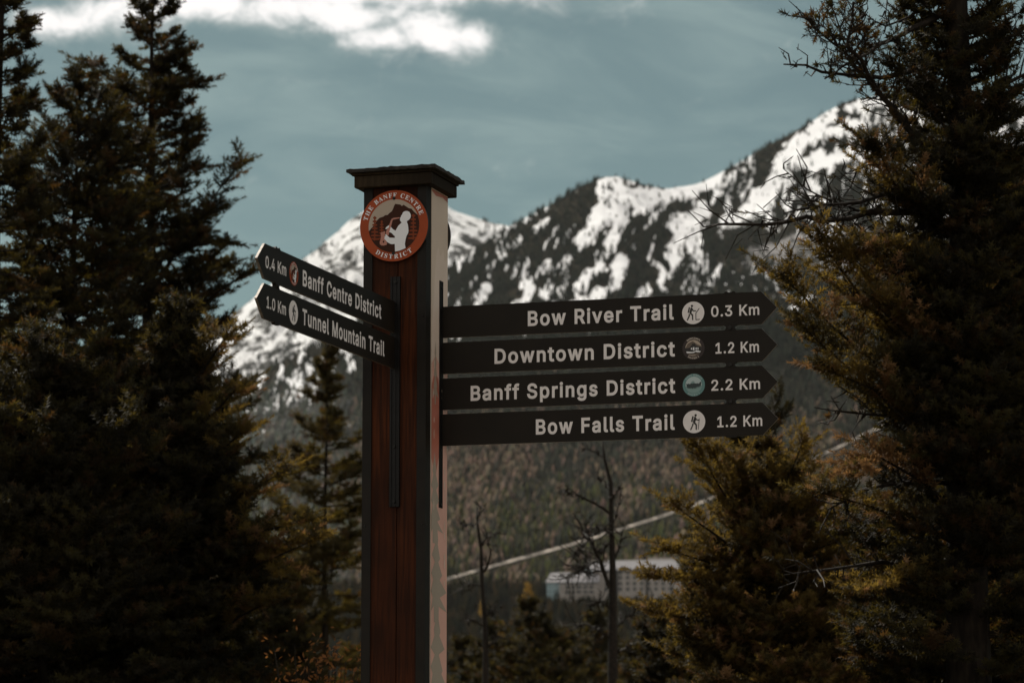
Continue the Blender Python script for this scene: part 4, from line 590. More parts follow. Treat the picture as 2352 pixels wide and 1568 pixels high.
def text_ring(s, r, cap, a_mid, spread, inward=False, bold=8):
    """serif capitals around a circle; angles in degrees, clockwise for the top line"""
    capu = CAPS['serif']; k = cap / (capu + 2 * bold)
    adv = [(GLYPHS['serif'][c][0] if c != ' ' else 260) for c in s]
    tot = sum(adv); V, F = [], []; pos = 0
    for c, a in zip(s, adv):
        t = (pos + a / 2) / tot - 0.5; pos += a
        if c == ' ': continue
        v, f = glyph('serif', c, bold)[1]
        xs = [q[0] for q in v]; mid = (min(xs) + max(xs)) / 2; b = len(V)
        if not inward:
            th = R_(a_mid - t * spread)
            for q in v:
                lx, ly = (q[0] - mid) * k, r + (q[1] + bold) * k
                V.append((lx * math.sin(th) + ly * math.cos(th), -lx * math.cos(th) + ly * math.sin(th)))
        else:
            th = R_(a_mid + t * spread)
            for q in v:
                lx, ly = (q[0] - mid) * k, r + cap - (q[1] + bold) * k
                V.append((-lx * math.sin(th) + ly * math.cos(th), lx * math.cos(th) + ly * math.sin(th)))
        F += [tuple(b + i for i in t_) for t_ in f]
    return V, F


CAPS = {}
for _fc, _ch in (('sans', 'B'), ('serif', 'H')):
    CAPS[_fc] = max(p[1] for L in GLYPHS[_fc][_ch][1] for p in L)

M = {}
M['wood'] = None
def wood_mat(name, a, b, knot):
    m = bpy.data.materials.new(name); m.use_nodes = True; t = NT(m.node_tree)
    bs = t.n('ShaderNodeBsdfPrincipled'); out = t.n('ShaderNodeOutputMaterial'); t.l(bs.outputs[0], out.inputs[0])
    tc = t.n('ShaderNodeTexCoord'); mp = t.n('ShaderNodeMapping'); mp.inputs['Scale'].default_value = (1, 1, 0.05)
    t.l(tc.outputs['Object'], mp.inputs[0])
    n1 = t.n('ShaderNodeTexNoise'); n1.inputs['Scale'].default_value = 95; n1.inputs['Detail'].default_value = 6; n1.inputs['Distortion'].default_value = 0.5
    t.l(mp.outputs[0], n1.inputs['Vector'])
    c = t.mix(t.ramp(n1.outputs[0], 0.3, 0.72), a, b)
    n3 = t.n('ShaderNodeTexNoise'); n3.inputs['Scale'].default_value = 2.2; n3.inputs['Detail'].default_value = 3
    t.l(tc.outputs['Object'], n3.inputs['Vector'])
    c = t.mix(t.ramp(n3.outputs[0], 0.35, 0.75), c, tuple(q * 0.6 for q in a))
    mp2 = t.n('ShaderNodeMapping'); mp2.inputs['Scale'].default_value = (1, 1, 0.45); t.l(tc.outputs['Object'], mp2.inputs[0])
    vo = t.n('ShaderNodeTexVoronoi'); vo.inputs['Scale'].default_value = 7.5; t.l(mp2.outputs[0], vo.inputs['Vector'])
    c = t.mix(t.math('SUBTRACT', 1.0, t.ramp(vo.outputs['Distance'], 0.05, 0.13)), c, knot)
    t.l(c, bs.inputs['Base Color']); bs.inputs['Roughness'].default_value = 0.75; bs.inputs['Specular IOR Level'].default_value = 0.15
    bp = t.n('ShaderNodeBump'); bp.inputs['Strength'].default_value = 0.5; bp.inputs['Distance'].default_value = 0.0015
    t.l(n1.outputs[0], bp.inputs['Height']); t.l(bp.outputs[0], bs.inputs['Normal'])
    return m


M['wood'] = wood_mat('stained cedar', (0.027, 0.0080, 0.0027), (0.080, 0.0205, 0.0052), (0.007, 0.004, 0.0022))
M['fascia'] = wood_mat('weathered fascia board', (0.022, 0.015, 0.008), (0.052, 0.036, 0.020), (0.02, 0.013, 0.008))
M['roof'] = mat_plain('weathered shake', (0.022, 0.019, 0.016), 0.9, noise=0.5, nscale=30, bump=0.004, stretch=(1, 6, 1))
M['trim'] = mat_plain('dark brown steel', (0.0085, 0.0064, 0.0040), 0.6, spec=.25, noise=0.25, nscale=14)
M['rail'] = mat_plain('black rail', (0.006, 0.0055, 0.005), 0.5, spec=.25, noise=0.2, nscale=25)
M['arm'] = mat_plain('dark brown sign paint', (0.0108, 0.0080, 0.0048), 0.55, spec=0.22, noise=0.15, nscale=9)
M['edge'] = mat_plain('bare metal edge', (0.20, 0.17, 0.15), 0.38, metal=0.6, noise=0.35, nscale=60)
M['letter'] = mat_plain('reflective lettering', (0.78, 0.75, 0.74), 0.6, noise=0.04, nscale=40)
M['rust'] = mat_plain('rust orange print', (0.33, 0.060, 0.016), 0.6, spec=.25, noise=0.08, nscale=15)
M['brown'] = mat_plain('dark brown print', (0.042, 0.013, 0.006), 0.65, spec=.2)
M['rusttree'] = mat_plain('rust tree print', (0.20, 0.040, 0.011), 0.6, spec=.25)
M['beige'] = mat_plain('beige print', (0.42, 0.35, 0.28), 0.55)
M['white'] = mat_plain('white print', (0.80, 0.82, 0.85), 0.5)
M['pink'] = mat_plain('pink print', (0.46, 0.20, 0.15), 0.55)
M['black'] = mat_plain('black print', (0.012, 0.010, 0.008), 0.5)
M['teal'] = mat_plain('teal print', (0.11, 0.24, 0.235), 0.55)
M['tealpale'] = mat_plain('pale teal print', (0.42, 0.52, 0.52), 0.55)
M['tealmid'] = mat_plain('mid teal print', (0.20, 0.32, 0.31), 0.55)
M['tealdark'] = mat_plain('dark teal print', (0.025, 0.045, 0.045), 0.55)
M['cream'] = mat_plain('cream print', (0.62, 0.55, 0.47), 0.5)
M['maroon'] = mat_plain('maroon print', (0.022, 0.012, 0.009), 0.5)
M['taupe'] = mat_plain('taupe print', (0.12, 0.09, 0.065), 0.5)
M['taupedark'] = mat_plain('dark taupe print', (0.05, 0.038, 0.028), 0.5)
M['panel'] = mat_plain('beige panel film', (0.64, 0.535, 0.435), 0.5, noise=0.05, nscale=5)
M['panelpale'] = mat_plain('pale panel film', (0.70, 0.59, 0.50), 0.5, noise=0.05, nscale=5)
M['panelpink'] = mat_plain('pink panel film', (0.68, 0.40, 0.325), 0.5, noise=0.06, nscale=6)
M['panelred'] = mat_plain('red panel film', (0.44, 0.15, 0.105), 0.5, noise=0.2, nscale=6)
M['panelgrey'] = mat_plain('grey panel film', (0.37, 0.315, 0.25), 0.5, noise=0.05, nscale=6)
M['bolt'] = mat_plain('black bolt', (0.02, 0.018, 0.016), 0.35, metal=0.7)

post = empty('signpost', (-0.414, 12.0, 0.0), R_(-17.17))
tag(post, 'tall square timber signpost with flat roof cap, round orange plaque and dark direction arms', 'signpost')
HW = 0.128
ZT = 3.915
mb = MB()
# timber boards: two to each face, standing 2 mm apart
for (ax, sg) in (('y', -1), ('y', 1), ('x', -1)):
    for (a0, a1) in ((-0.121, 0.0095), (0.0120, 0.121)):
        o0, o1 = sorted((sg * 0.102, sg * 0.1215))
        if ax == 'y': mb.box(a0, a1, o0, o1, -0.4, ZT, 0, 0.002)
        else: mb.box(o0, o1, -0.1015 if a0 < 0 else a0, a1 if a0 < 0 else 0.1015, -0.4, ZT, 0, 0.002)
mb.box(-0.1, 0.1, -0.1, 0.1, -0.4, ZT - 0.002, 1)
mb.build('timber_core', [M['wood'], M['trim']], post)
for (sx, sy) in ((-1, -1), (1, -1), (-1, 1), (1, 1)):
    mb = MB()
    wf, ws = 0.036, 0.058
    x0, x1 = sorted((sx * HW, sx * (HW - wf))); y0, y1 = sorted((sy * HW, sy * (HW - 0.0055)))
    mb.box(x0, x1, y0, y1, -0.4, ZT - 0.001, 0)
    x0, x1 = sorted((sx * HW, sx * (HW - 0.0065))); y0, y1 = sorted((sy * (HW - 0.0055), sy * (HW - ws)))
    mb.box(x0, x1, y0, y1, -0.4, ZT - 0.001, 0)
    for z in (0.9, 1.75, 2.6, 3.4):
        for dx in (0.012, ):
            px = sx * (HW - dx)
            yy = sy * HW; mb.tube([(px, yy, z), (px, yy + sy * 0.002, z)], [0.004, 0.003], 8, 1)
        py = sy * (HW - 0.014); xx = sx * HW
        mb.tube([(xx, py, z), (xx + sx * 0.002, py, z)], [0.004, 0.003], 8, 1)
    mb.build('corner_trim', [M['trim'], M['bolt']], post)

# printed panel on the right face
PX0, PX1 = 0.1225, 0.1305
mb = MB(); mb.box(PX0, PX1, -0.0695, 0.1265, 0.1, 3.912, 0, 0.0)
pan = mb.build('side_panel', M['panel'], post)
pan['label'] = 'beige and pink printed panel with tree silhouettes'


def sheet(mb, loops, mi, place):
    v, f = tess([L if sum(p[0] * q[1] - q[0] * p[1] for p, q in zip(L, L[1:] + L[:1])) > 0 else L[::-1] for L in loops])
    mb.add([place(*q) for q in v], f, mi)


def panel_tree(cx, z0, h, w, seed):
    rg = random.Random(seed); Lf, Rt = [], []
    n = 5
    for i in range(n):
        t = i / (n - 1); ww = w * (0.22 + 0.78 * t) * rg.uniform(0.55, 1.15)
        z = z0 + h * (1 - t)
        Lf += [(cx - ww * 0.32, z), (cx - ww, z - h / n * rg.uniform(0.75, 1.0))]
        ww2 = ww * rg.uniform(0.8, 1.15)
        Rt += [(cx + ww2 * 0.32, z + 0.002), (cx + ww2, z - h / n * rg.uniform(0.75, 1.0))]
    out = [(cx, z0 + h * 1.12)] + Rt + [(cx + w * 0.2, z0 - h * 0.12), (cx + w * .2, z0 - h * .35), (cx - w * .2, z0 - h * .35), (cx - w * 0.2, z0 - h * 0.12)] + Lf[::-1]
    cl = lambda y: min(max(y, -0.0675), 0.1245)
    return [(cl(a), b) for a, b in out]


mb = MB()
def on_panel(k): return lambda y, z: (PX1 + 0.0004 * k, y, z)
mb_v = [(-0.0675, 3.905), (0.1245, 3.905), (0.1245, 3.884), (0.06, 3.893), (-0.02, 3.886), (-0.0675, 3.897)]
sheet(mb, [mb_v], 2, on_panel(1))
sheet(mb, [[(-0.0675, 3.37), (-0.050, 3.44), (-0.03, 3.58), (-0.012, 3.665), (0.012, 3.69), (0.03, 3.655), (0.05, 3.665), (0.07, 3.69), (0.09, 3.64), (0.1245, 3.68), (0.1245, 3.2), (-0.0675, 3.2)]], 0, on_panel(1))
sheet(mb, [[(-0.0675, 3.225), (-0.02, 3.26), (0.02, 3.235), (0.06, 3.28), (0.1245, 3.25), (0.1245, 0.105), (-0.0675, 0.105)]], 1, on_panel(2))
sheet(mb, [[(-0.0675, 3.14), (-0.03, 3.20), (0.015, 3.17), (0.03, 3.05), (0.02, 2.87), (-0.02, 2.79), (-0.0675, 2.86)]], 2, on_panel(3))
for i, (cy_, z0, h, w) in enumerate(((-0.025, 3.13, 0.17, 0.035), (0.075, 3.12, 0.10, 0.04), (-0.03, 2.62, 0.24, 0.10), (-0.005, 2.33, 0.27, 0.14), (0.005, 2.04, 0.29, 0.15), (-0.01, 1.72, 0.32, 0.15), (0.05, 1.1, 0.38, 0.1), (-0.02, 0.6, 0.4, 0.1))):
    sheet(mb, [panel_tree(cy_, z0, h, w, i)], 3, on_panel(4 + i % 2))
rg = random.Random(3)
for i in range(16):
    z = 2.4 + 0.055 * i + rg.uniform(-.02, .02); y = rg.choice([-0.055, -0.04, 0.1, 0.115, 0.09]); a = rg.uniform(.012, .022)
    L = [(y + rg.uniform(.5, 1) * .006 * math.cos(t * math.pi / 4), z + a * math.sin(t * math.pi / 4)) for t in range(8)]
    sheet(mb, [L], 0 if i % 2 else 4, on_panel(6))
mb.build('printed_trees', [M['panelpale'], M['panelpink'], M['panelred'], M['panelgrey'], M['panel']], pan)

# rails the arms bolt to
for side in ('front', 'right'):
    mb = MB()
    for (a0, a1, h) in ((-0.0195, -0.0125, .006), (-0.0125, -0.004, .0025), (-0.004, 0.004, .005), (0.004, 0.0125, .0025), (0.0125, 0.0195, .006)):
        if side == 'front': mb.box(a0 + .004, a1 + .004, -HW - h, -HW + .0065, 2.67, 3.557, 0)
        else: mb.box(PX1, PX1 + h * .7, a0 + 0.042, a1 + 0.042, 2.677, 3.56, 0)
    for z in (2.69, 2.90, 3.45, 3.535):
        if side == 'front': mb.tube([(0.004, -HW - .002, z), (0.004, -HW - .010, z)], [.0065, .0055], 10, 1)
        else: mb.tube([(PX1, 0.042, z), (PX1 + .006, 0.042, z)], [.0065, .0055], 10, 1)
    mb.build('mounting_rail', [M['rail'], M['bolt']], post)

# roof cap: flat shake slab on a fascia frame
mb = MB()
rgc = np.random.default_rng(5)
n = 26; V = []; S = 0.181
for layer in (0, 1):
    for i in range(n + 1):
        for j in range(n + 1):
            x = -S + 2 * S * i / n; y = -S + 2 * S * j / n
            ed = i in (0, n) or j in (0, n)
            z = 3.966 if layer == 0 else 3.9795 + rgc.normal(0, .0013) + 0.018 * (1 - max(abs(x), abs(y)) / S)
            if ed: x += rgc.normal(0, .0012); y += rgc.normal(0, .0012); z += rgc.normal(0, .0012)
            V.append((x, y, z))
F = []; N1 = (n + 1) ** 2; I = lambda i, j, l: l * N1 + i * (n + 1) + j
for i in range(n):
    for j in range(n):
        F.append((I(i, j, 1), I(i + 1, j, 1), I(i + 1, j + 1, 1), I(i, j + 1, 1)))
        F.append((I(i, j, 0), I(i, j + 1, 0), I(i + 1, j + 1, 0), I(i + 1, j, 0)))
for i in range(n):
    F += [(I(i, 0, 0), I(i + 1, 0, 0), I(i + 1, 0, 1), I(i, 0, 1)), (I(i + 1, n, 0), I(i, n, 0), I(i, n, 1), I(i + 1, n, 1)),
          (I(0, i + 1, 0), I(0, i, 0), I(0, i, 1), I(0, i + 1, 1)), (I(n, i, 0), I(n, i + 1, 0), I(n, i + 1, 1), I(n, i, 1))]
mb.add(V, F); cap = mb.build('roof_cap', M['roof'], post)
mb = MB(); Q = 0.158
mb.box(-Q, Q, -Q, -Q + .03, 3.908, 3.955, 0, .003); mb.box(-Q, Q, Q - .03, Q, 3.908, 3.955, 0, .003)
mb.box(-Q, -Q + .03, -Q + .03, Q - .03, 3.909, 3.9545, 0, .003); mb.box(Q - .03, Q, -Q + .03, Q - .03, 3.909, 3.9545, 0, .003)
mb.box(-Q - .006, Q + .006, -Q - .006, Q + .006, 3.9555, 3.9655, 0, .002)
mb.box(-Q + .031, Q - .031, -Q + .031, Q - .031, 3.916, 3.954, 0)
mb.build('fascia', M['fascia'], cap)


# -------- the round emblem: a sax player before a mountain, printed in flat colours
def E2(zx, zy): return ((zx - 768) / 593, (800 - .0556 * (zx - 768) - zy) / 618)
def circ(r, n=64, cx=0, cy=0): return [(cx + r * math.cos(2 * math.pi * k / n), cy + r * math.sin(2 * math.pi * k / n)) for k in range(n)]
RI = 0.745
def arc_fill(outline, r=RI):
    """close an outline (left to right) along the lower arc of the inner circle"""
    pts = []
    for (x, y) in outline:
        q = math.hypot(x, y); pts.append((x * r / q, y * r / q) if q > r else (x, y))
    a0 = math.atan2(pts[-1][1], pts[-1][0]); a1 = math.atan2(pts[0][1], pts[0][0])
    pts[-1] = (r * math.cos(a0), r * math.sin(a0)); pts[0] = (r * math.cos(a1), r * math.sin(a1))
    while a1 > a0: a1 -= 2 * math.pi
    return pts + [(r * math.cos(a0 + (a1 - a0) * k / 40), r * math.sin(a0 + (a1 - a0) * k / 40)) for k in range(1, 40)]
MOUNT = [E2(*q) for q in [(325, 900), (370, 850), (430, 790), (470, 712), (515, 665), (590, 640), (610, 618), (660, 612), (690, 580), (730, 550), (755, 500), (770, 455), (790, 420), (880, 432), (905, 458), (935, 435), (1030, 497), (1075, 505), (1120, 560), (1190, 605)]]
PLAYER = [E2(*q) for q in [(880, 665), (897, 640), (895, 625), (915, 610), (920, 585), (940, 560), (965, 548), (1000, 545), (1035, 558), (1058, 590), (1067, 630), (1060, 665), (1040, 695), (1010, 715), (998, 722), (1000, 745), (1015, 780), (1022, 830), (1027, 890), (1020, 930), (990, 985), (975, 1050), (965, 1120), (978, 1190), (880, 1232), (795, 1252), (788, 1118), (750, 1122), (720, 1120), (690, 1105), (655, 1085), (638, 1060), (607, 1035), (612, 985), (625, 985), (622, 955), (635, 950), (660, 975), (700, 1010), (790, 1012), (790, 985), (765, 965), (735, 930), (710, 918), (690, 912), (720, 820), (735, 840), (760, 865), (800, 888), (815, 860), (850, 800), (905, 748), (878, 710)]]
HAND = [E2(*q) for q in [(622, 855), (640, 825), (655, 815), (680, 795), (690, 800), (685, 830), (660, 850), (640, 862)]]
SAX = [E2(*q) for q in [(875, 655), (868, 672), (790, 690), (760, 695), (745, 715), (735, 760), (720, 820), (675, 975), (640, 965), (630, 930), (640, 890), (700, 760), (715, 710), (735, 680), (770, 665), (830, 660)]]
BELL = [E2(*q) for q in [(537, 925), (560, 915), (622, 895), (615, 960), (610, 1040), (640, 1060), (655, 1110), (645, 1135), (600, 1148), (555, 1145), (530, 1125), (525, 1085), (540, 1040), (548, 980)]]
BELLHOLE = [E2(592 + 15 * math.cos(k * .785), 1080 + 20 * math.sin(k * .785)) for k in range(8)]
def emb_tree(cx, top, bot, w, seed):
    rg = random.Random(seed); Lf, Rt = [], []; n = 7
    for i in range(n):
        y = top + (bot - top) * (i + .4) / n; ww = w * (.35 + .65 * i / (n - 1)) * rg.uniform(.85, 1.1); st = (bot - top) / n
        Rt += [(cx + 9, y - st * .18), (cx + ww, y + st * .05), (cx + ww * .92, y + st * .38), (cx + 12, y + st * .45)]
        Lf += [(cx - 9, y - st * .18), (cx - ww, y + st * .05), (cx - ww * .92, y + st * .38), (cx - 12, y + st * .45)]
    L = [(cx, top)] + Rt + [(cx + 12, bot), (cx - 12, bot)] + Lf[::-1]
    out = []
    for q in L:
        x, y = E2(*q); r = math.hypot(x, y); out.append((x * RI / r, y * RI / r) if r > RI else (x, y))
    return out


def fix(L): return L if sum(p[0] * q[1] - q[0] * p[1] for p, q in zip(L, L[1:] + L[:1])) > 0 else L[::-1]
def layer(mb, loops, mi, place, k):
    v, f = tess([fix(loops[0])] + [fix(L)[::-1] for L in loops[1:]]); mb.add([place(q[0], q[1], k) for q in v], f, mi)
def layer_vf(mb, vf, mi, place, k): mb.add([place(q[0], q[1], k) for q in vf[0]], vf[1], mi)


def emblem_picture(mb, place, k0=0):
    # 0 beige 1 brown 2 rusttree 3 pink 4 white
    layer(mb, [circ(RI)], 0, place, k0)
    layer(mb, [arc_fill(MOUNT)], 1, place, k0 + 1)
    for i, a in enumerate(((435, 628, 1060, 82), (558, 705, 1045, 66), (1108, 588, 1045, 92))): layer(mb, [emb_tree(*a, i)], 2, place, k0 + 2 + .3 * i)
    layer(mb, [SAX], 3, place, k0 + 4); layer(mb, [BELL, BELLHOLE], 3, place, k0 + 4.3)
    layer(mb, [PLAYER], 4, place, k0 + 5); layer(mb, [HAND], 4, place, k0 + 5)


def plaque(face_y, sg):
    r = 0.139; zc = 3.7545
    def place(x, y, k): return (sg * x * r, face_y - sg * (0.012 + 0.0005 * k), zc + y * r)
    mb = MB()
    n = 72; ring = circ(r, n)
    front = [(sg * x, face_y - sg * 0.012, zc + y) for x, y in ring]; back = [(sg * x, face_y, zc + y) for x, y in ring]
    mb.add(front, [tuple(range(n))], 0); mb.add(back, [tuple(range(n - 1, -1, -1))], 1)
    mb.add(front + back, [(k, n + k, n + (k + 1) % n, (k + 1) % n) for k in range(n)], 1)
    p = mb.build('round_plaque', [M['rust'], M['black']], post)
    mb = MB(); emblem_picture(mb, place, 1)
    mb.build('emblem', [M['beige'], M['brown'], M['rusttree'], M['pink'], M['white']], p)
    mb = MB()
    layer_vf(mb, text_ring('THE BANFF CENTRE', 0.80, 0.125, 93, 150, bold=4), 0, place, 2)
    layer_vf(mb, text_ring('DISTRICT', 0.80, 0.125, -90, 76, True, bold=4), 0, place, 2)
    mb.build('lettering', M['white'], p)
    for (bx, by) in ((0.0, .775), (-0.01, -.775)):
        mb = MB(); a = place(bx, by, 2); b = place(bx, by, 12); mb.tube([a, b], [.0065, .005], 12, 0); mb.build('bolt', M['bolt'], p)
    return p


plaque(-HW, 1)['label'] = 'round rust orange plaque with white sax player, facing the viewer'
plaque(HW, -1)['label'] = 'round plaque on the far face, seen edge on'


# -------- direction arms
def cap_stroke(a, b, w, n=6):
    a = Vector(a); b = Vector(b); d = (b - a).normalized(); nn = Vector((-d.y, d.x)); th = math.atan2(nn.y, nn.x); L = []
    for k in range(n + 1):
        q = th + math.pi * k / n; L.append((a.x + w / 2 * math.cos(q), a.y + w / 2 * math.sin(q)))
    for k in range(n + 1):
        q = th + math.pi + math.pi * k / n; L.append((b.x + w / 2 * math.cos(q), b.y + w / 2 * math.sin(q)))
    return L


def hiker(mb, place, board, k):
    if board: U6 = lambda x, y: ((x - 803) / 292, (466 - y) / 292)
    else: U6 = lambda x, y: ((x - 667) / 233, (1228 - y) / 233)
    if board:
        head = (773, 288, 31); pack = [(690, 312), (724, 320), (690, 462), (655, 455)]
        tor = [(735, 335), (762, 322), (785, 345), (815, 400), (875, 405), (880, 418), (875, 432), (800, 428), (775, 400), (768, 440), (755, 465), (803, 515), (805, 645), (790, 660), (773, 650), (770, 540), (708, 478), (705, 440)]
        leg = [(690, 480), (722, 510), (715, 555), (665, 650), (648, 663), (630, 650), (680, 545)]
    else:
        head = (701, 1097, 25); pack = [(630, 1113), (662, 1120), (632, 1234), (602, 1226)]
        tor = [(675, 1125), (695, 1120), (712, 1150), (728, 1180), (775, 1188), (788, 1200), (772, 1213), (706, 1197), (690, 1240), (726, 1285), (726, 1390), (712, 1401), (699, 1390), (697, 1300), (646, 1253), (643, 1220)]
        leg = [(635, 1252), (661, 1277), (611, 1390), (597, 1402), (581, 1390), (625, 1300)]
    hx, hy = U6(head[0], head[1]); hr = head[2] / (292 if board else 233)
    layer(mb, [circ(hr, 20, hx, hy)], 1, place, k)
    for L in (pack, tor, leg): layer(mb, [[U6(*q) for q in L]], 1, place, k)
    if board:
        P = [U6(*q) for q in ((962, 360), (875, 475), (875, 648), (970, 642))]
        for i in range(3): layer(mb, [cap_stroke(P[i], P[i + 1], .07)], 1, place, k + .3 * i)
    else:
        layer(mb, [cap_stroke(U6(777, 1172), U6(754, 1388), .05)], 1, place, k + .5)


def picto(kind, place, arm):
    mb = MB(); layer(mb, [circ(1.0, 48)], 0, place, 1)
    if kind in ('board', 'stick'):
        hiker(mb, place, kind == 'board', 2); return mb.build('pictogram', [M['letter'], M['black']], arm)
    if kind == 'sax':
        pl2 = lambda x, y, k: place(x, y, 2 + .6 * k)
        emblem_picture(mb, lambda x, y, k: pl2(x, y, k), 0)
        for q in range(len(mb.m)): mb.m[q] = mb.m[q]
        mats = [M['beige'], M['brown'], M['rusttree'], M['pink'], M['white'], M['rust']]
        # first sheet is the rust ring
        nf = len(tess([circ(1.0, 48)])[1])
        for q in range(nf): mb.m[q] = 5
        layer_vf(mb, text_ring('THE BANFF CENTRE', 0.80, 0.13, 93, 150, bold=4), 4, place, 3)
        layer_vf(mb, text_ring('DISTRICT', 0.80, 0.13, -90, 76, True, bold=4), 4, place, 3)
        return mb.build('pictogram', mats, arm)
    if kind == 'town':
        mats = [M['maroon'], M['beige'], M['taupe'], M['taupedark'], M['black'], M['white'], M['cream']]
        layer(mb, [circ(.73)], 1, place, 2)
        layer(mb, [arc_fill([(-.72, .02), (-.5, .42), (-.25, .55), (-.05, .63), (.12, .50), (.35, .33), (.70, .18)], .73)], 2, place, 3)
        layer(mb, [arc_fill([(-.72, 0), (-.35, .05), (-.15, .28), (-.12, .40), (.15, .42), (.2, .26), (.45, .14), (.72, .08)], .73)], 4, place, 4)
        for (x0, x1, y0, y1) in ((-.22, -.12, -.12, .02), (-.05, .1, -.18, .06), (.2, .31, -.12, .03), (.37, .46, -.12, .03), (.2, .31, -.3, -.2), (.37, .46, -.3, -.2)):
            layer(mb, [[(x0, y0), (x1, y0), (x1, y1), ((x0 + x1) / 2, y1 + .03), (x0, y1)]], 5, place, 5)
        layer(mb, [[(-.64, -.28), (-.4, -.30), (-.1, -.33), (.1, -.28), (.3, -.26), (.66, -.28), (.62, -.38), (.35, -.38), (.2, -.32), (.05, -.42), (-.3, -.43), (-.58, -.42)]], 5, place, 6)
        layer(mb, [arc_fill([(-.57, -.45), (-.2, -.5), (.2, -.46), (.58, -.42)], .73)], 2, place, 5.5)
        layer(mb, [[(-.42, -.58), (-.1, -.62), (.2, -.63), (.2, -.66), (-.1, -.66), (-.42, -.61)]], 6, place, 6.5)
        layer_vf(mb, text_ring('DOWNTOWN', .80, .15, 90, 84, bold=0), 6, place, 2)
        layer_vf(mb, text_ring('DISTRICT', .80, .15, -90, 70, True, bold=0), 6, place, 2)
        return mb.build('pictogram', mats, arm)
    mats = [M['teal'], M['tealpale'], M['tealmid'], M['tealdark'], M['tealpale']]
    layer(mb, [circ(.74)], 1, place, 2)
    rg = random.Random(4)
    low = [(-.73, -.12)] + [(-.7 + 1.4 * i / 24, -.1 + rg.uniform(-.05, .06)) for i in range(1, 24)] + [(.73, -.05)]
    layer(mb, [arc_fill(low, .74)], 2, place, 3)
    layer(mb, [[(-.25, .1), (-.2, .27), (-.12, .34), (.02, .34), (.08, .25), (.1, .1)]], 2, place, 4)
    top = [(-.66 + 1.36 * i / 30, .10 + .05 * i / 30 + rg.uniform(-.04, .05) + (.1 if i > 26 else 0)) for i in range(31)]
    bot = [(-.60 + 1.22 * i / 30, -.26 + .14 * (i / 30 - .4) ** 2 * 3 + (rg.uniform(.02, .12) if i % 2 else rg.uniform(-.16, -.04)) * (1 - .5 * i / 30)) for i in range(31)]
    layer(mb, [top + bot[::-1]], 3, place, 5)
    layer_vf(mb, text_ring('BANFF SPRINGS', .80, .15, 90, 112, bold=0), 1, place, 2)
    layer_vf(mb, text_ring('DISTRICT', .80, .15, -90, 76, True, bold=0), 1, place, 2)
    return mb.build('pictogram', mats, arm)


def arm_plate(outline, place, th, mb):
    """flat arrow plate: outline in (along, up)"""
    n = len(outline)
    fr = [place(a, b, 0) for a, b in outline]; bk = [place(a, b, -th / 0.0005) for a, b in outline]
    mb.add(fr + bk, [tuple(range(n)), tuple(range(2 * n - 1, n - 1, -1))], 0)
    ins = [(k, n + k, n + (k + 1) % n, (k + 1) % n) for k in range(n)]
    mb.add(fr + bk, ins, 1)


KS = 1.00485
RA = [('Bow River Trail', .497, 1.074, '0.3 Km', 1.2184, 1.4039, 3.3914, 'board', 'dark arm reading Bow River Trail, topmost on the right'),
      ('Downtown District', .3631, 1.0772, '1.2 Km', 1.2341, 1.4011, 3.2510, 'town', 'dark arm reading Downtown District, second on the right'),
      ('Banff Springs District', .2671, 1.0775, '2.2 Km', 1.2167, 1.4037, 3.1115, 'springs', 'dark arm reading Banff Springs District with teal emblem'),
      ('Bow Falls Trail', .5287, 1.0743, '1.2 Km', 1.2383, 1.4105, 2.9727, 'stick', 'dark arm reading Bow Falls Trail, lowest on the right')]
YA = 0.055
fx = lambda x: 1.00485 * x - 0.0191
fz = lambda z: 1.6 + KS * (z - 1.6)
for (nm, x0, x1, km, k0, k1, zc, pk, lab) in RA:
    zc_ = fz(zc); H = 0.0613
    place = lambda a, b, k: (a, YA - 0.0005 * k, b)
    mb = MB()
    arm_plate([(fx(.1518), zc_ - H), (fx(1.4125), zc_ - H), (fx(1.4708), zc_ - .001), (fx(1.4125), zc_ + H), (fx(.1518), zc_ + H)], place, 0.009, mb)
    arm = mb.build('direction_arm', [M['arm'], M['edge']], post); arm['label'] = lab
    mb = MB(); layer_vf(mb, text_flat(nm, 'sans', fx(x0), fx(x1), zc_ - .0302, .0588, 24, 20), 0, place, 1); mb.build('lettering', M['letter'], arm)
    mb = MB(); layer_vf(mb, text_flat(km, 'sans', fx(k0), fx(k1), zc_ - .0268, .0417, 17, 10), 0, place, 1); mb.build('distance', M['letter'], arm)
    cz = zc_ - (.0078 if pk == 'board' else .002)
    picto(pk, lambda x, y, k, cz=cz: (fx(1.1491) + x * .0432, YA - .0005 * k, cz + y * .0432), arm)
    mb = MB()
    mb.box(.1295, fx(.1518) + .03, YA + .0095, YA + .013, zc_ - .05, zc_ + .05, 0)
    mb.build('bracket', M['rail'], arm)

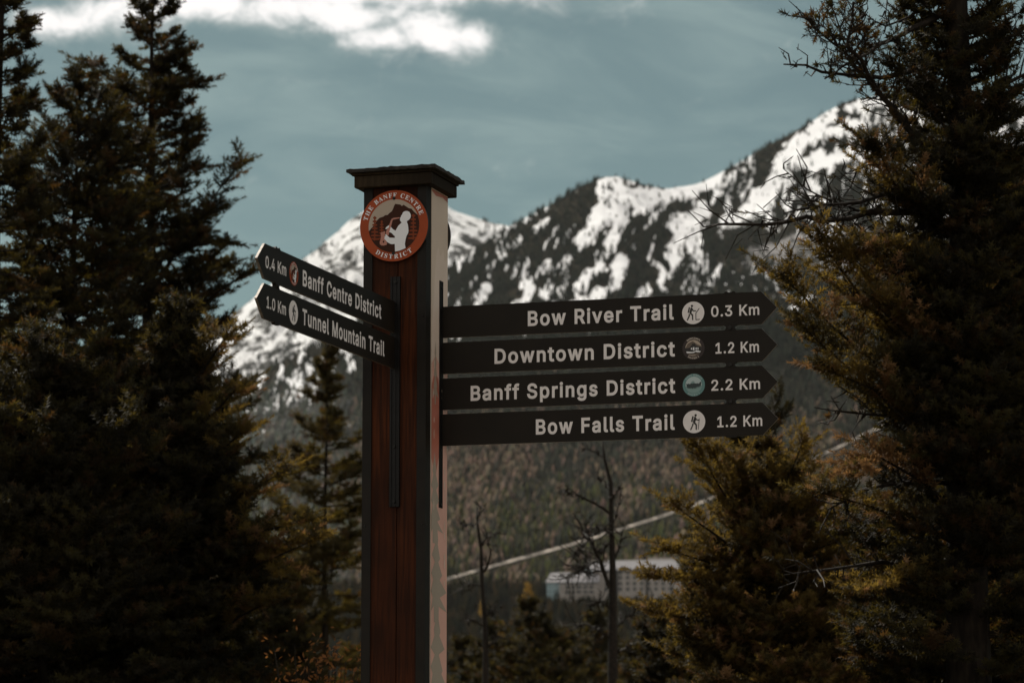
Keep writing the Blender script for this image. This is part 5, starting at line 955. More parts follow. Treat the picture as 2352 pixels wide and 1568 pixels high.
LAZ = [('Banff Centre District', -1.1211, -.2899, '0.4 Km', -1.4783, -1.282, 3.3985, 'sax', 'dark arm reading Banff Centre District pointing left'),
       ('Tunnel Mountain Trail', -1.1204, -.2518, '1.0 Km', -1.4637, -1.281, 3.2603, 'stick', 'dark arm reading Tunnel Mountain Trail, below the other left arm')]
XA = 0.0035
for (nm, x0, x1, km, k0, k1, zc, pk, lab) in LAZ:
    H = 0.0610; place = lambda a, b, k: (XA + .0005 * k, a, b)
    mb = MB()
    arm_plate([(-1.5545, zc), (-1.486, zc - H), (-.1345, zc - H), (-.1345, zc + H), (-1.486, zc + H)], place, .009, mb)
    arm = mb.build('direction_arm', [M['arm'], M['edge']], post); arm['label'] = lab
    mb = MB(); layer_vf(mb, text_flat(nm, 'sans', x0, x1, zc - .0300, .0575, 23, 18), 0, place, 1); mb.build('lettering', M['letter'], arm)
    mb = MB(); layer_vf(mb, text_flat(km, 'sans', k0, k1, zc - .0215, .0417, 16, 9), 0, place, 1); mb.build('distance', M['letter'], arm)
    picto(pk, lambda x, y, k, zc=zc: (XA + .0005 * k, -1.2085 + x * .0435, zc - .0005 + y * .0425), arm)

# clips that tie the arms together near their points
def clip(along, zlist, place, flat):
    for z, kind in zlist:
        mb = MB(); w = .026
        prof = []
        if kind == 'mid': prof = [(-w, -.0105), (-.017, -.004), (-.017, .004), (-w, .0105), (w, .0105), (.017, .004), (.017, -.004), (w, -.0105)][::-1]
        elif kind == 'top': prof = [(-w, -.002), (w, -.002), (.018, .006), (.011, .007), (.006, .003), (-.006, .003), (-.011, .007), (-.018, .006)]
        else: prof = [(-w, .002), (-.018, -.005), (.018, -.005), (w, .002)]
        n = len(prof); prof = fix(prof)
        a = [place(along + x, z + y, 3) for x, y in prof]; b = [place(along + x, z + y, -24) for x, y in prof]
        mb.add(a + b, [tuple(range(n)), tuple(range(2 * n - 1, n - 1, -1))] + [(k, n + k, n + (k + 1) % n, (k + 1) % n) for k in range(n)], 0)
        if kind == 'mid': mb.tube([place(along, z, 3), place(along, z, 12)], [.008, .007], 12, 1)
        mb.build('joining_clip', [M['trim'], M['bolt']], post)
zs = [fz(q[6]) for q in RA]
clip(fx(1.2915), [(zs[0] + .0613, 'top')] + [((zs[i] + zs[i + 1]) / 2, 'mid') for i in range(3)] + [(zs[3] - .0613, 'bot')], lambda a, b, k: (a, YA - .0005 * k, b), .0)
clip(-1.365, [(3.3985 + .061, 'top'), (3.3294, 'mid'), (3.2603 - .061, 'bot')], lambda a, b, k: (XA + .0005 * k, a, b), .0)

# ------------------------------------------------------------------ the hotel on the slope
M['stone'] = mat_plain('grey stone wall', (.36, .33, .30), .85, noise=.15, nscale=.4)
M['teal wall'] = mat_plain('pale glazed end wall', (.30, .44, .47), .3)
M['hroof'] = mat_plain('grey metal roof', (.34, .33, .345), .5, noise=.06, nscale=.2)
M['pane'] = mat_plain('dark window glass', (.02, .026, .03), .15)
M['hframe'] = mat_plain('window surround', (.10, .095, .09), .7)
M['eave'] = mat_plain('dark eave', (.035, .032, .03), .8)
hx = at(1420, 1330, 2235); hotel = empty('hotel', (hx.x, hx.y, 118.0), R_(-6))
tag(hotel, 'long grey hotel with metal roofs and rows of windows on the wooded slope', 'hotel')
u = 2235 / 7179 / 3.36 / 1.7415       # metres per pixel of the enlarged view used for reading its sizes
Lx = lambda zx: (2100 + zx / 3.36 - 1420 * 1.7415) / 1.7415 * 2235 / 7179
Lz = lambda zy: 1.6 + (1815 - (2150 + zy / 3.36) / 1.7415) / 7253 * 2235 - 118.0


def gable_roof(mb, x0, x1, y0, y1, ze, zr, hipl=0.0, hipr=0.0, ov=.7, mi=0):
    """ridge along x; hips shorten the ridge"""
    yc = (y0 + y1) / 2
    a = [(x0 - ov, y0 - ov, ze), (x1 + ov, y0 - ov, ze), (x1 + ov, y1 + ov, ze), (x0 - ov, y1 + ov, ze), (x0 - ov + hipl, yc, zr), (x1 + ov - hipr, yc, zr)]
    b = [(p[0], p[1], p[2] - .45) for p in a[:4]]
    mb.add(a + b, [(0, 1, 5, 4), (2, 3, 4, 5), (1, 2, 5), (3, 0, 4), (9, 8, 7, 6), (0, 6, 7, 1), (1, 7, 8, 2), (2, 8, 9, 3), (3, 9, 6, 0)], mi)


def hotel_window(x, z, y, w=1.9, h=2.0):
    mb = MB(); mb.box(x - w / 2 - .2, x + w / 2 + .2, y - .12, y + .1, z - h / 2 - .2, z + h / 2 + .2, 0)
    f = mb.build('window', M['hframe'], hotel)
    mb = MB(); mb.box(x - w / 2, x - .05, y - .17, y - .13, z - h / 2, z + h / 2); mb.box(x + .05, x + w / 2, y - .17, y - .13, z - h / 2, z + h / 2)
    mb.build('pane', M['pane'], f)


# main wing
x0, x1 = Lx(1030), Lx(2090); ze, zr = Lz(428), Lz(292)
mb = MB(); mb.box(x0, x1, 0, 15, -8, ze - .5, 0); mb.build('wall', M['stone'], hotel)
mb = MB(); gable_roof(mb, x0, x1, 0, 15, ze, zr, 4, 5); r1 = mb.build('roof', M['hroof'], hotel)
for zx in (1215, 1310, 1400, 1505, 1600, 1700, 1800):
    mb = MB(); big = zx in (1310, 1505, 1700); w = 2.7 if big else 1.9; h = 3.0 if big else 1.8; X = Lx(zx)
    mb.add([(X - w, -.9, ze - .35), (X + w, -.9, ze - .35), (X, -.9, ze + h), (X - w, 4, ze - .35), (X + w, 4, ze - .35), (X, 6.2, ze + h)], [(0, 3, 5, 2), (1, 2, 5, 4)], 0)
    mb.add([(X - w + .2, -.7, ze - .35), (X + w - .2, -.7, ze - .35), (X, -.7, ze + h - .3)], [(0, 1, 2)], 1)
    mb.build('dormer', [M['hroof'], M['eave']], r1)
mb = MB(); mb.box(x0 + .1, x1 - .1, -.65, -.02, ze - 1.5, ze - .46); mb.build('eave', M['eave'], hotel)  # dark band painting the shade beneath the roof edge
for zx in (1095, 1190, 1285, 1380, 1473, 1568, 1665, 1760, 1855, 1950):
    for zy in (465, 535, 615, 690): hotel_window(Lx(zx), Lz(zy), 0)
for zx in (1640, 1238):
    mb = MB(); X = Lx(zx); mb.box(X - 1.0, X + 1.0, -.5, -.01, -8, ze - .6); mb.build('recess_shade', M['eave'], hotel)  # dark boxes standing in for shaded upright recesses in the wall
# rooftop plant room behind
mb = MB(); X0, X1 = Lx(1640), Lx(2025); mb.box(X0, X1, 17, 25, -2, Lz(248)); mb.build('plant_room', M['stone'], hotel)
mb = MB(); mb.box(Lx(2040), Lx(2180), 8, 22, -2, Lz(385)); mb.build('side_block', M['hroof'], hotel)
# low west wing with the glazed end, set forward
x0, x1 = Lx(300), Lx(990); ze, zr = Lz(598), Lz(462)
mb = MB(); mb.box(x0, x1, -7, 8, -8, ze - .5); mb.build('wall', M['stone'], hotel)
mb = MB(); gable_roof(mb, x0, x1, -7, 8, ze, zr, 3, 0); mb.build('roof', M['hroof'], hotel)
mb = MB(); mb.box(x0 - .3, x1, -7.66, -7.36, ze - 1.1, ze - .46); mb.build('eave', M['eave'], hotel)  # eave shade painted as a dark strip here too
mb = MB(); mb.box(x0 + .1, Lx(468), -7.35, -7.02, -6, ze - .6, 0); gl = mb.build('glazed_bay', M['teal wall'], hotel)
mb = MB()
for zx in (350, 400, 440): mb.box(Lx(zx) - .12, Lx(zx) + .12, -7.5, -7.36, -6, ze - .6)
for zy in (660, 720, 790): mb.box(x0 + .1, Lx(468), -7.48, -7.37, Lz(zy) - .15, Lz(zy) + .15)
mb.build('mullions', M['hframe'], gl)
for zy in (560, 640, 700, 760):
    mb = MB(); mb.box(Lx(545), Lx(960), -7.6, -7.02, Lz(zy) - .35, Lz(zy) + .35); mb.build('balcony', M['stone'] if zy > 600 else M['hroof'], hotel)
for zx in (580, 660, 740, 820, 900):
    for zy in (605 + 15, 670, 735): hotel_window(Lx(zx), Lz(zy), -7, 2.6, 1.5)
# stair tower with a pale gable between the wings
x0, x1 = Lx(815), Lx(1030); ze, zr = Lz(440), Lz(305)
mb = MB(); mb.box(x0, x1 - .02, -1, 12, -8, ze - .3); mb.build('tower', M['stone'], hotel)
mb = MB(); gable_roof(mb, x0, x1 + 1, -1, 12, ze, zr, 3, 0, .5); mb.build('roof', M['hroof'], hotel)
mb = MB(); mb.box(x0 + .3, Lx(905), -1.3, -1.02, Lz(560), Lz(380) - 2); mb.build('glazed_bay', M['teal wall'], hotel)

# ------------------------------------------------------------------ trees close to the signpost
def leaf_mat(name, col, trans, rough=.7):
    m = bpy.data.materials.new(name); m.use_nodes = True; t = NT(m.node_tree)
    d = t.n('ShaderNodeBsdfPrincipled'); d.inputs['Base Color'].default_value = (*col, 1); d.inputs['Roughness'].default_value = rough; d.inputs['Specular IOR Level'].default_value = .12
    tr = t.n('ShaderNodeBsdfTranslucent'); tr.inputs['Color'].default_value = (*trans, 1)
    mx = t.n('ShaderNodeMixShader'); mx.inputs[0].default_value = .32
    t.l(d.outputs[0], mx.inputs[1]); t.l(tr.outputs[0], mx.inputs[2])
    out = t.n('ShaderNodeOutputMaterial'); t.l(mx.outputs[0], out.inputs[0]); return m


M['bark'] = mat_plain('dark grey bark', (.018, .014, .010), .9, spec=.1, noise=.5, nscale=30, bump=.006, stretch=(1, 1, .3))
M['deadbark'] = mat_plain('dead grey wood', (.017, .0125, .0085), .7, spec=.2, noise=.5, nscale=40, bump=.003)
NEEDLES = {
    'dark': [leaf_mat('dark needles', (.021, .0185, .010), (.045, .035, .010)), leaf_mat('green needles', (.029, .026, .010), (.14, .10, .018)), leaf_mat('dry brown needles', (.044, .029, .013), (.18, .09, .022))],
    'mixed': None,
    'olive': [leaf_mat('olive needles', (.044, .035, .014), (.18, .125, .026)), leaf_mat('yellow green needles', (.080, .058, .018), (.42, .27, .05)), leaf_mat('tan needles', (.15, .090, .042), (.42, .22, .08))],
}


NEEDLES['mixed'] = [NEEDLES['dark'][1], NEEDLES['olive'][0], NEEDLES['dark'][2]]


def needle_brush(nn, ln, wd, rg):
    """template of one shoot along +x, unit length: thin triangles set round a stem"""
    V = []
    for k in range(nn):
        t = (k + .5) / nn; a = k * 2.39996 + rg.uniform(-.3, .3); fwd = .22 + .65 * t
        d = np.array([fwd, math.cos(a), math.sin(a)]); d /= np.linalg.norm(d)
        b = np.array([t * .95, 0, 0]); s = np.cross(d, [1, .2, .1]); s /= np.linalg.norm(s); L = ln * rg.uniform(.75, 1.2)
        V += [b - s * wd, b + s * wd, b + d * L]
    V += [np.array([-.05, .012, 0]), np.array([-.05, -.012, 0]), np.array([1.05, 0, 0])]
    return np.array(V)


_tr = np.random.default_rng(21)
BRUSH = {12: needle_brush(18, .56, .085, _tr), 7: needle_brush(9, .55, .13, _tr)}


def seed_off(pts): return abs(float(pts[0][2]) * 3.1 + float(pts[-1][0]) * 5.3)


class Crown:
    def __init__(self, seed): self.rg = np.random.default_rng(seed); self.P = []; self.D = []; self.L = []; self.T = []; self.limbs = MB(); self.dead = MB()

    def twig(self, p, d, L, tone, shoot=.075):
        """a side twig with shoots set both sides of it"""
        rg = self.rg; n = max(2, int(L / (shoot * .40)))
        up = np.array([0, 0, 1.0]); s = np.cross(d, up); s /= (np.linalg.norm(s) + 1e-6)
        for k in range(n + 1):
            t = k / n; q = p + d * L * t + up * (.10 * L * t * t)
            if k == n: dirs = [d + up * .15]
            else:
                e = 1 if k % 2 else -1
                dirs = [d * .75 + s * e * rg.uniform(.4, .9) + up * rg.uniform(-.05, .5)]
            for dd in dirs:
                dd = dd + rg.normal(0, .13, 3); self.P.append(q); self.D.append(dd / np.linalg.norm(dd)); self.L.append(shoot * rg.uniform(.7, 1.25) * (1 - .25 * t)); self.T.append(tone if rg.random() > .14 else rg.integers(0, 3))

    def bough(self, pts, r0, live=(.25, 1.0), tl=.25, step=.06, shoot=.075, tone=None, dens=1.0, droop=0.0, n=5):
        rg = self.rg; pts = np.array([tuple(p) for p in pts], float)
        # resample
        seg = np.linalg.norm(np.diff(pts, axis=0), axis=1); cs = np.concatenate([[0], np.cumsum(seg)]); Ltot = cs[-1]
        def pos(t): return np.array([np.interp(t * Ltot, cs, pts[:, k]) for k in range(3)])
        m = max(3, len(pts)); tt = np.linspace(0, 1, m)
        self.limbs.tube([pos(t) for t in tt], [max(r0 * (1 - .88 * t), .0025) for t in tt], n)
        k = int((live[1] - live[0]) * Ltot / step); d = pos(1.0) - pos(.9); d /= np.linalg.norm(d) + 1e-9
        side = 1
        for i in range(k + 1):
            t = live[0] + (live[1] - live[0]) * (i + rg.uniform(-.3, .3)) / max(k, 1); t = min(max(t, 0), 1)
            if rg.random() > dens * (.55 + .9 * float(vnoise(np.array([t * 4 + 37 * r0 * 100]), np.array([seed_off(pts)]))[0])): continue
            p = pos(t); d = pos(min(t + .05, 1)) - pos(max(t - .05, 0)); d /= np.linalg.norm(d) + 1e-9
            s = np.cross(d, [0, 0, 1.0]); s /= np.linalg.norm(s) + 1e-6; side = -side
            L = tl * (1.05 - .40 * ((t - live[0]) / max(live[1] - live[0], .01))) * rg.uniform(.6, 1.2)
            dd = d * rg.uniform(.5, .85) + s * side * rg.uniform(.5, .95) + np.array([0, 0, 1.0]) * rg.uniform(-.12 - droop, .32 - droop)
            tn = tone if tone is not None else int(rg.choice(3, p=(.45, .41, .14)))
            self.twig(p, dd / np.linalg.norm(dd), L, tn, shoot)
        for e in range(4):
            dd = d + rg.normal(0, .32, 3) + np.array([0, 0, .1]); self.twig(pos(1.0 - .04 * e), dd / np.linalg.norm(dd), tl * rg.uniform(.22, .45), (0 if rg.random() < .5 else 1) if tone is None else tone, shoot)

    def build(self, name, label, parent, mats, nn=12):
        P = np.array(self.P); D = np.array(self.D); L = np.array(self.L); T = np.array(self.T); rg = self.rg; B = BRUSH[nn]
        ref = rg.normal(0, 1, (len(P), 3)); a = np.cross(D, ref); a /= np.linalg.norm(a, axis=1)[:, None]; b = np.cross(D, a)
        V = P[:, None] + L[:, None, None] * (B[None, :, 0:1] * D[:, None] + B[None, :, 1:2] * a[:, None] + B[None, :, 2:3] * b[:, None])
        n = V.shape[0] * V.shape[1]; F = np.arange(n).reshape(-1, 3); mi = np.repeat(T, V.shape[1] // 3)
        return np_mesh(name, V.reshape(-1, 3), [F], mats, midx=mi, parent=parent)


TRIS = 0
def conifer(name, label, base, height, radius, seed, tone='dark', whorl=.16, per=5, tl=.24, step=.06, shoot=.075, trunk_r=.09, zmin=None, nn=12, group=None, lift=(.55, -.15), extra=None, lean=(0, 0), dens=1.0, droop=.12, fill=1.0, cat='tree', skip=None):
    """radius: list of (metres below the tip, crown radius)"""
    global TRIS
    root = empty(name, base); tag(root, label, cat, group); c = Crown(seed); rg = c.rg
    zt = height; z = zt - .12; zmin = .3 if zmin is None else zmin
    ax = lambda zz: np.array([lean[0] * zz / height + .012 * math.sin(zz * 1.7 + seed), lean[1] * zz / height + .012 * math.cos(zz * 1.3 + seed), zz])
    mt = MB(); k = 14; zz = [height * i / k for i in range(k + 1)]
    mt.tube([ax(q) for q in zz], [max(trunk_r * (1 - q / height) ** .8, .006) * (1 + .06 * rg.normal()) for q in zz], 9)
    mt.build('trunk', M['bark'], root, smooth=True)
    for q in np.arange(0, .5, .05): c.twig(ax(zt - q), np.array([rg.normal(0, .35), rg.normal(0, .35), 1.0]) / 1.1, .06 + .1 * q, 0, shoot)
    while z > zmin:
        d = zt - z; Rz = lut(d, radius)
        for i in range(per):
            if rg.random() > fill: continue
            az = rg.uniform(0, 2 * math.pi); L = Rz * rg.uniform(.62, 1.12) * (1.25 if rg.random() < .08 else 1)
            el = lift[0] + (lift[1] - lift[0]) * min(d / (height * .55), 1) + rg.normal(0, .12)
            p0 = ax(z + rg.uniform(-.5, .5) * whorl); h = np.array([math.cos(az), math.sin(az), 0]);
            if skip and skip(p0, h, d): continue
            p1 = p0 + h * L * .5 * math.cos(el) + np.array([0, 0, L * .5 * math.sin(el) - .03 * L]); p2 = p0 + h * L * math.cos(el) + np.array([0, 0, L * math.sin(el) + .10 * L])
            p15 = (p1 + p2) / 2 + np.array([0, 0, -.012 * L])
            c.bough([p0, p1, p15, p2], .006 + .011 * L, (.12 if d < 1 else .28, 1.0), min(tl, L * .5), step, shoot, None, dens, droop * rg.uniform(.3, 1.6))
        z -= whorl * rg.uniform(.8, 1.2)
    if extra: extra(c, root, np.array(base))
    if c.limbs.v: c.limbs.build('limbs', M['bark'], root)
    if c.dead.v: c.dead.build('dead_branches', M['deadbark'], root)
    cr = c.build('crown', None, root, NEEDLES[tone], nn); TRIS += len(cr.data.polygons)
    return root


def gz(x, y): return float(ground_height(np.array([x]), np.array([y]))[0])
def stand(px, Y, py_tip):
    """where a tree stands and how tall it is, from its column, distance and the row of its tip"""
    a = at(px, 1500, Y); g = gz(a.x, Y); tip = at(px, py_tip, Y).z
    return (a.x, Y, g - .05), tip - g + .05
def local(base, x, y, Y):
    q = at(x, y, Y); return np.array([q.x - base[0], q.y - base[1], q.z - base[2]])
def dead_branch(c, pts, r0, twigs, seed, n=6, tw=.16, needles=0, fat=1.0):
    """bare branch with forking bare twigs"""
    rg = np.random.default_rng(seed); pts = np.array(pts); seg = np.linalg.norm(np.diff(pts, axis=0), axis=1); cs = np.concatenate([[0], np.cumsum(seg)])
    def pos(t): return np.array([np.interp(t * cs[-1], cs, pts[:, k]) for k in range(3)])
    tt = np.linspace(0, 1, max(8, len(pts) * 2)); jit = [pos(t) + rg.normal(0, r0 * .35, 3) * (0 < t < 1) for t in tt]
    c.dead.tube(jit, [max(r0 * (1 - .8 * t), .0022) * rg.uniform(.85, 1.2) for t in tt], n)
    for i in range(twigs):
        t = rg.uniform(.12, 1.0); p = pos(t); d = pos(min(t + .04, 1)) - pos(max(t - .04, 0)); d /= np.linalg.norm(d)
        o = rg.normal(0, 1, 3); o -= d * (o @ d); o /= np.linalg.norm(o)
        L = tw * rg.uniform(.4, 1.3) * (1.1 - .4 * t); dd = d * rg.uniform(.3, .9) + o * .8; dd /= np.linalg.norm(dd)
        q = [p, p + dd * L * .5 + rg.normal(0, .012, 3), p + dd * L + rg.normal(0, .02, 3) + np.array([0, 0, .02])]
        c.dead.tube(q, [.0038 * fat, .0028 * fat, .0014 * fat], 4)
        for j in range(rg.integers(1, 4)):
            s = rg.uniform(.25, .9); pp = q[0] + (q[2] - q[0]) * s; e = dd * .6 + rg.normal(0, .55, 3); e /= np.linalg.norm(e); l2 = L * rg.uniform(.25, .55)
            c.dead.tube([pp, pp + e * l2], [.0024 * fat, .0011 * fat], 3)
            if rg.random() < needles: c.P.append(pp + e * l2 * .6); c.D.append(e); c.L.append(.05); c.T.append(rg.integers(0, 3))


# ---- left group
b, h = stand(-35, 21, -420)
conifer('spruce_tree', 'dark spruce cut by the left edge of the photo, top out of frame', b, h, [(0, .05), (1.0, .28), (1.3, .28), (2.0, .24), (3, .34), (6, .5)], 1, zmin=1.4, tl=.26, trunk_r=.11, per=7, shoot=.075, step=.05, droop=.32)
b, h = stand(152, 23, 183)
conifer('spruce_tree', 'shorter dark spruce between the frame edge and the tallest left spruce', b, h, [(0, .05), (.25, .22), (.5, .42), (1.2, .62), (2.2, .78), (4, .95)], 2, zmin=1.2, per=7, trunk_r=.09, tl=.30, shoot=.075, step=.05, droop=.3)
def ex_tall(c, root, base):
    for pts in (((338, 690), (450, 500), (552, 372)), ((340, 640), (430, 520), (500, 470)), ((345, 800), (470, 690), (575, 620)), ((345, 560), (450, 560), (520, 560)), ((335, 230), (400, 200), (448, 190)), ((330, 230), (270, 190), (205, 150)), ((350, 1010), (470, 960), (540, 880)), ((350, 1200), (480, 1090), (592, 1045))):
        Y = 26; P = [local(base, x, y, Y - .25 * i) for i, (x, y) in enumerate(pts)]
        c.bough(P, .022, (.3, 1), .30, .05, .08, None, .85, .15)
b, h = stand(328, 26, -75)
conifer('spruce_tree', 'tallest spruce on the left, narrow dark crown against the sky', b, h, [(0, .05), (.3, .14), (.7, .24), (1.4, .42), (2.0, .5), (2.8, .62), (3.6, .74), (5, .85), (6.5, .72)], 3, zmin=1.2, per=7, whorl=.16, tl=.30, step=.05, shoot=.078, droop=.32, trunk_r=.12, lift=(.5, .0), extra=ex_tall)
b, h = stand(95, 19, 760)
conifer('young_fir', 'dark young fir filling the lower left corner', b, h, [(0, .05), (.4, .35), (1, .65), (2.5, .95)], 4, zmin=.8, per=10, whorl=.12, trunk_r=.07, tl=.34, step=.05, shoot=.085)
def ex_low(c, root, base):
    c2 = Crown(51)
    for pts in (((470, 1330), (560, 1230), (700, 1195)), ((450, 1180), (560, 1140), (650, 1080)), ((480, 1450), (600, 1270), (720, 1240)), ((470, 1300), (590, 1270), (690, 1330)), ((470, 1500), (560, 1400), (620, 1380)), ((440, 1000), (500, 940), (545, 890)), ((430, 900), (480, 830), (520, 770)), ((420, 1100), (500, 1040), (560, 990))):
        P = [local(base, x, y, 20 - .2 * i) for i, (x, y) in enumerate(pts)]; c2.bough(P, .016, (.3, 1), .28, .04, .075, None)
    c2.limbs.build('limbs', M['bark'], root); c2.build('low_boughs', None, root, NEEDLES['olive'])  # olive needles instead of dark ones paint sunlit patches on this fir
b, h = stand(400, 20, 700)
conifer('young_fir', 'broad dark fir in front of the tallest left spruce', b, h, [(0, .05), (.5, .24), (1.0, .38), (1.6, .48), (2.5, .55)], 5, tone='dark', zmin=.8, per=11, whorl=.11, tl=.34, step=.05, shoot=.085, trunk_r=.08, extra=ex_low)
b, h = stand(745, 40, 795)
conifer('young_spruce', 'small pointed spruce standing just left of the signpost', b, h, [(0, .06), (.5, .12), (.8, .30), (1.3, .46), (2.0, .62), (3.0, .72), (4.5, .8)], 6, tone='mixed', zmin=2.2, per=6, whorl=.22, tl=.34, step=.06, shoot=.105, trunk_r=.08, fill=.85, lift=(.35, .1))
b, h = stand(610, 30, 1300)
conifer('young_spruce', 'low olive fir under the small pointed spruce', b, h, [(0, .06), (.5, .35), (1.2, .55), (2, .7)], 16, tone='dark', zmin=1.0, per=9, whorl=.15, trunk_r=.06, shoot=.10, tl=.32)

# ---- right group
def ex_big(c, root, base):
    Y = 15.5
    def L(pts, dy=.0): return [local(base, x, y, Y - .12 * i + dy) for i, (x, y) in enumerate(pts)]
    B = [([(2200, 150), (2100, 160), (2000, 178), (1900, 165), (1800, 148)], .016, 12, .13, .15), ([(2190, 20), (2110, 60), (2030, 105), (1960, 140), (1915, 170)], .015, 8, .10, .1),
         ([(2200, 420), (2110, 320), (2040, 240), (1985, 170), (1950, 90), (1960, 5)], .020, 34, .17, .5), ([(2060, 250), (2000, 190), (1930, 110), (1880, 75), (1852, 40)], .010, 24, .13, .6),
         ([(1985, 165), (1940, 100), (1925, 50), (1905, 10)], .007, 16, .10, .4), ([(1990, 150), (1985, 80), (1975, 5)], .007, 16, .10, .4),
         ([(2170, -20), (2080, 45), (2030, 62), (1985, 30)], .008, 8, .12, .1), ([(2180, 10), (2100, -20), (2040, -30), (2030, 50)], .007, 6, .1, .1),
         ([(2200, 480), (2080, 490), (1950, 498), (1830, 508), (1740, 518), (1650, 515)], .019, 22, .26, .05), ([(2180, 380), (2080, 420), (1980, 465), (1880, 475), (1800, 490)], .013, 22, .24, .05),
         ([(2000, 495), (1930, 470), (1860, 440), (1800, 388)], .006, 10, .2, .0), ([(2180, 520), (2080, 525), (1960, 540), (1880, 500)], .010, 16, .2, .05), ([(2050, 520), (1980, 560), (1920, 600), (1960, 680)], .006, 9, .2, .05),
         ([(2120, 300), (2020, 360), (1940, 400)], .008, 10, .2, .0), ([(2190, 640), (2080, 700), (2010, 690), (1930, 700)], .009, 10, .18, .05),
         ([(2150, 950), (2050, 955), (1950, 945), (1870, 935)], .010, 14, .16, .1), ([(2180, 1110), (2080, 1105), (1990, 1120), (1900, 1170)], .012, 12, .18, .1), ([(2190, 1320), (2050, 1290), (1930, 1300), (1800, 1320)], .013, 14, .2, .1),
         ([(2260, 150), (2300, 110), (2352, 60)], .012, 14, .16, .3), ([(2260, 260), (2310, 190), (2400, 150)], .013, 16, .18, .3), ([(2260, 700), (2320, 620), (2400, 560)], .013, 10, .2, .1)]
    for i, (p, r, n, tw, nd) in enumerate(B): dead_branch(c, L(p), r * 1.25, int(n * 1.5), 100 + i, 7, tw, min(1, nd * 1.4), 1.35)
    G = [([(2200, 900), (2050, 760), (1950, 650), (1885, 555)], .015, .30, 1), ([(2190, 950), (2040, 860), (1900, 740), (1805, 640)], .015, .32, 1), ([(2180, 820), (2060, 700), (1980, 600), (1940, 575)], .012, .26, 2),
         ([(2190, 1000), (2060, 930), (1930, 830), (1830, 740)], .014, .30, 0), ([(2190, 1060), (2080, 960), (1990, 880), (1900, 850)], .013, .28, 1), ([(2190, 880), (2100, 800), (2040, 720), (2000, 690)], .012, .26, 2),
         ([(2200, 1180), (2090, 1080), (2000, 1040), (1950, 1090)], .013, .26, 2), ([(2200, 700), (2100, 600), (2030, 560), (1990, 570)], .012, .26, 2), ([(2200, 1250), (2060, 1180), (1960, 1150), (1880, 1130)], .013, .26, 2),
         ([(2200, 330), (2130, 240), (2090, 190), (2050, 150)], .011, .2, 0), ([(2200, 470), (2120, 420), (2070, 370), (2000, 340)], .011, .24, 0), ([(2200, 560), (2120, 470), (2050, 420), (2010, 330)], .011, .26, 2), ([(2200, 1400), (2080, 1330), (1980, 1350)], .013, .28, 1)]
    c2 = Crown(70)
    for i, (p, r, tl, tn) in enumerate(G): (c if i in (9, 10) else c2).bough(L(p, -.1), r, (.25, 1), tl, .032, .062, None if i % 3 else tn, droop=.0)
    c2.limbs.build('limbs', M['bark'], root); lb = c2.build('live_boughs', None, root, NEEDLES['olive']); lb['label'] = 'olive brown sunlit boughs reaching left'  # paler olive needles paint the lit look of these boughs into their colour
b, h = stand(2225, 15.5, -900)
conifer('fir_tree', 'big dark fir at the right edge with thick trunk and bare dead branches', b, h, [(0, .05), (1, .25), (1.9, .26), (2.6, .29), (3.2, .40), (4, .50), (6, .60)], 7, fill=.80, tone='dark', zmin=.9, per=9, whorl=.095, tl=.24, step=.036, shoot=.064, trunk_r=.155, extra=ex_big, lift=(.45, .15), lean=(.02, 0))
def ex_bush(c, root, base):
    for pts in (((1760, 1350), (1680, 1160), (1592, 1012)), ((1765, 1300), (1740, 1140), (1700, 1060)), ((1770, 1250), (1800, 1120), (1842, 1020)), ((1775, 1300), (1830, 1180), (1895, 1100)), ((1750, 1420), (1640, 1330), (1500, 1325)), ((1755, 1330), (1650, 1230), (1555, 1165)), ((1750, 1450), (1600, 1420), (1495, 1405)), ((1750, 1380), (1640, 1290), (1530, 1260)), ((1750, 1300), (1660, 1130), (1640, 1030)), ((1770, 1350), (1840, 1270), (1930, 1240)), ((1770, 1420), (1850, 1350), (1950, 1330))):
        P = [local(base, x, y, 18.5 - .15 * i) for i, (x, y) in enumerate(pts)]; c.bough(P, .014, (.25, 1), .26, .036, .066, 1)
b, h = stand(1765, 18.5, 1030)
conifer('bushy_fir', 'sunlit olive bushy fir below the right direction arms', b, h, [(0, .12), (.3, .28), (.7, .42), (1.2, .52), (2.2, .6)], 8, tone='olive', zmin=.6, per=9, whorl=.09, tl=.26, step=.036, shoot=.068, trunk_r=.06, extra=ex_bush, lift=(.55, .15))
def ex_behind(c, root, base):
    for pts in (((1740, 1080), (1762, 990), (1785, 915)), ((1735, 1100), (1770, 1000), (1803, 950)), ((1730, 1080), (1715, 1010), (1650, 985))):
        P = [local(base, x, y, 24) for (x, y) in pts]; c.bough(P, .012, (.3, 1), .2, .05, .075, 0)
b, h = stand(1722, 24, 965)
conifer('young_spruce', 'dark spruce tip showing behind the lowest right direction arm', b, h, [(0, .08), (.3, .22), (.8, .36), (2, .5)], 9, tone='dark', zmin=1.6, per=9, whorl=.12, trunk_r=.06, tl=.28, extra=ex_behind)
b, h = stand(2010, 20, 1170)
conifer('young_fir', 'dark low fir between the bushy fir and the big right trunk', b, h, [(0, .08), (.4, .35), (.9, .55), (1.6, .75)], 10, tone='dark', zmin=.6, per=10, whorl=.10, tl=.3, step=.05, trunk_r=.06)
b, h = stand(2330, 19, 380)
conifer('fir_tree', 'dark fir behind the big trunk at the far right edge', b, h, [(0, .06), (.6, .3), (1.5, .55), (3, .8)], 12, tone='dark', zmin=.8, per=11, whorl=.11, tl=.32, step=.05, shoot=.08, trunk_r=.09)
b, h = stand(1560, 26, 1385)
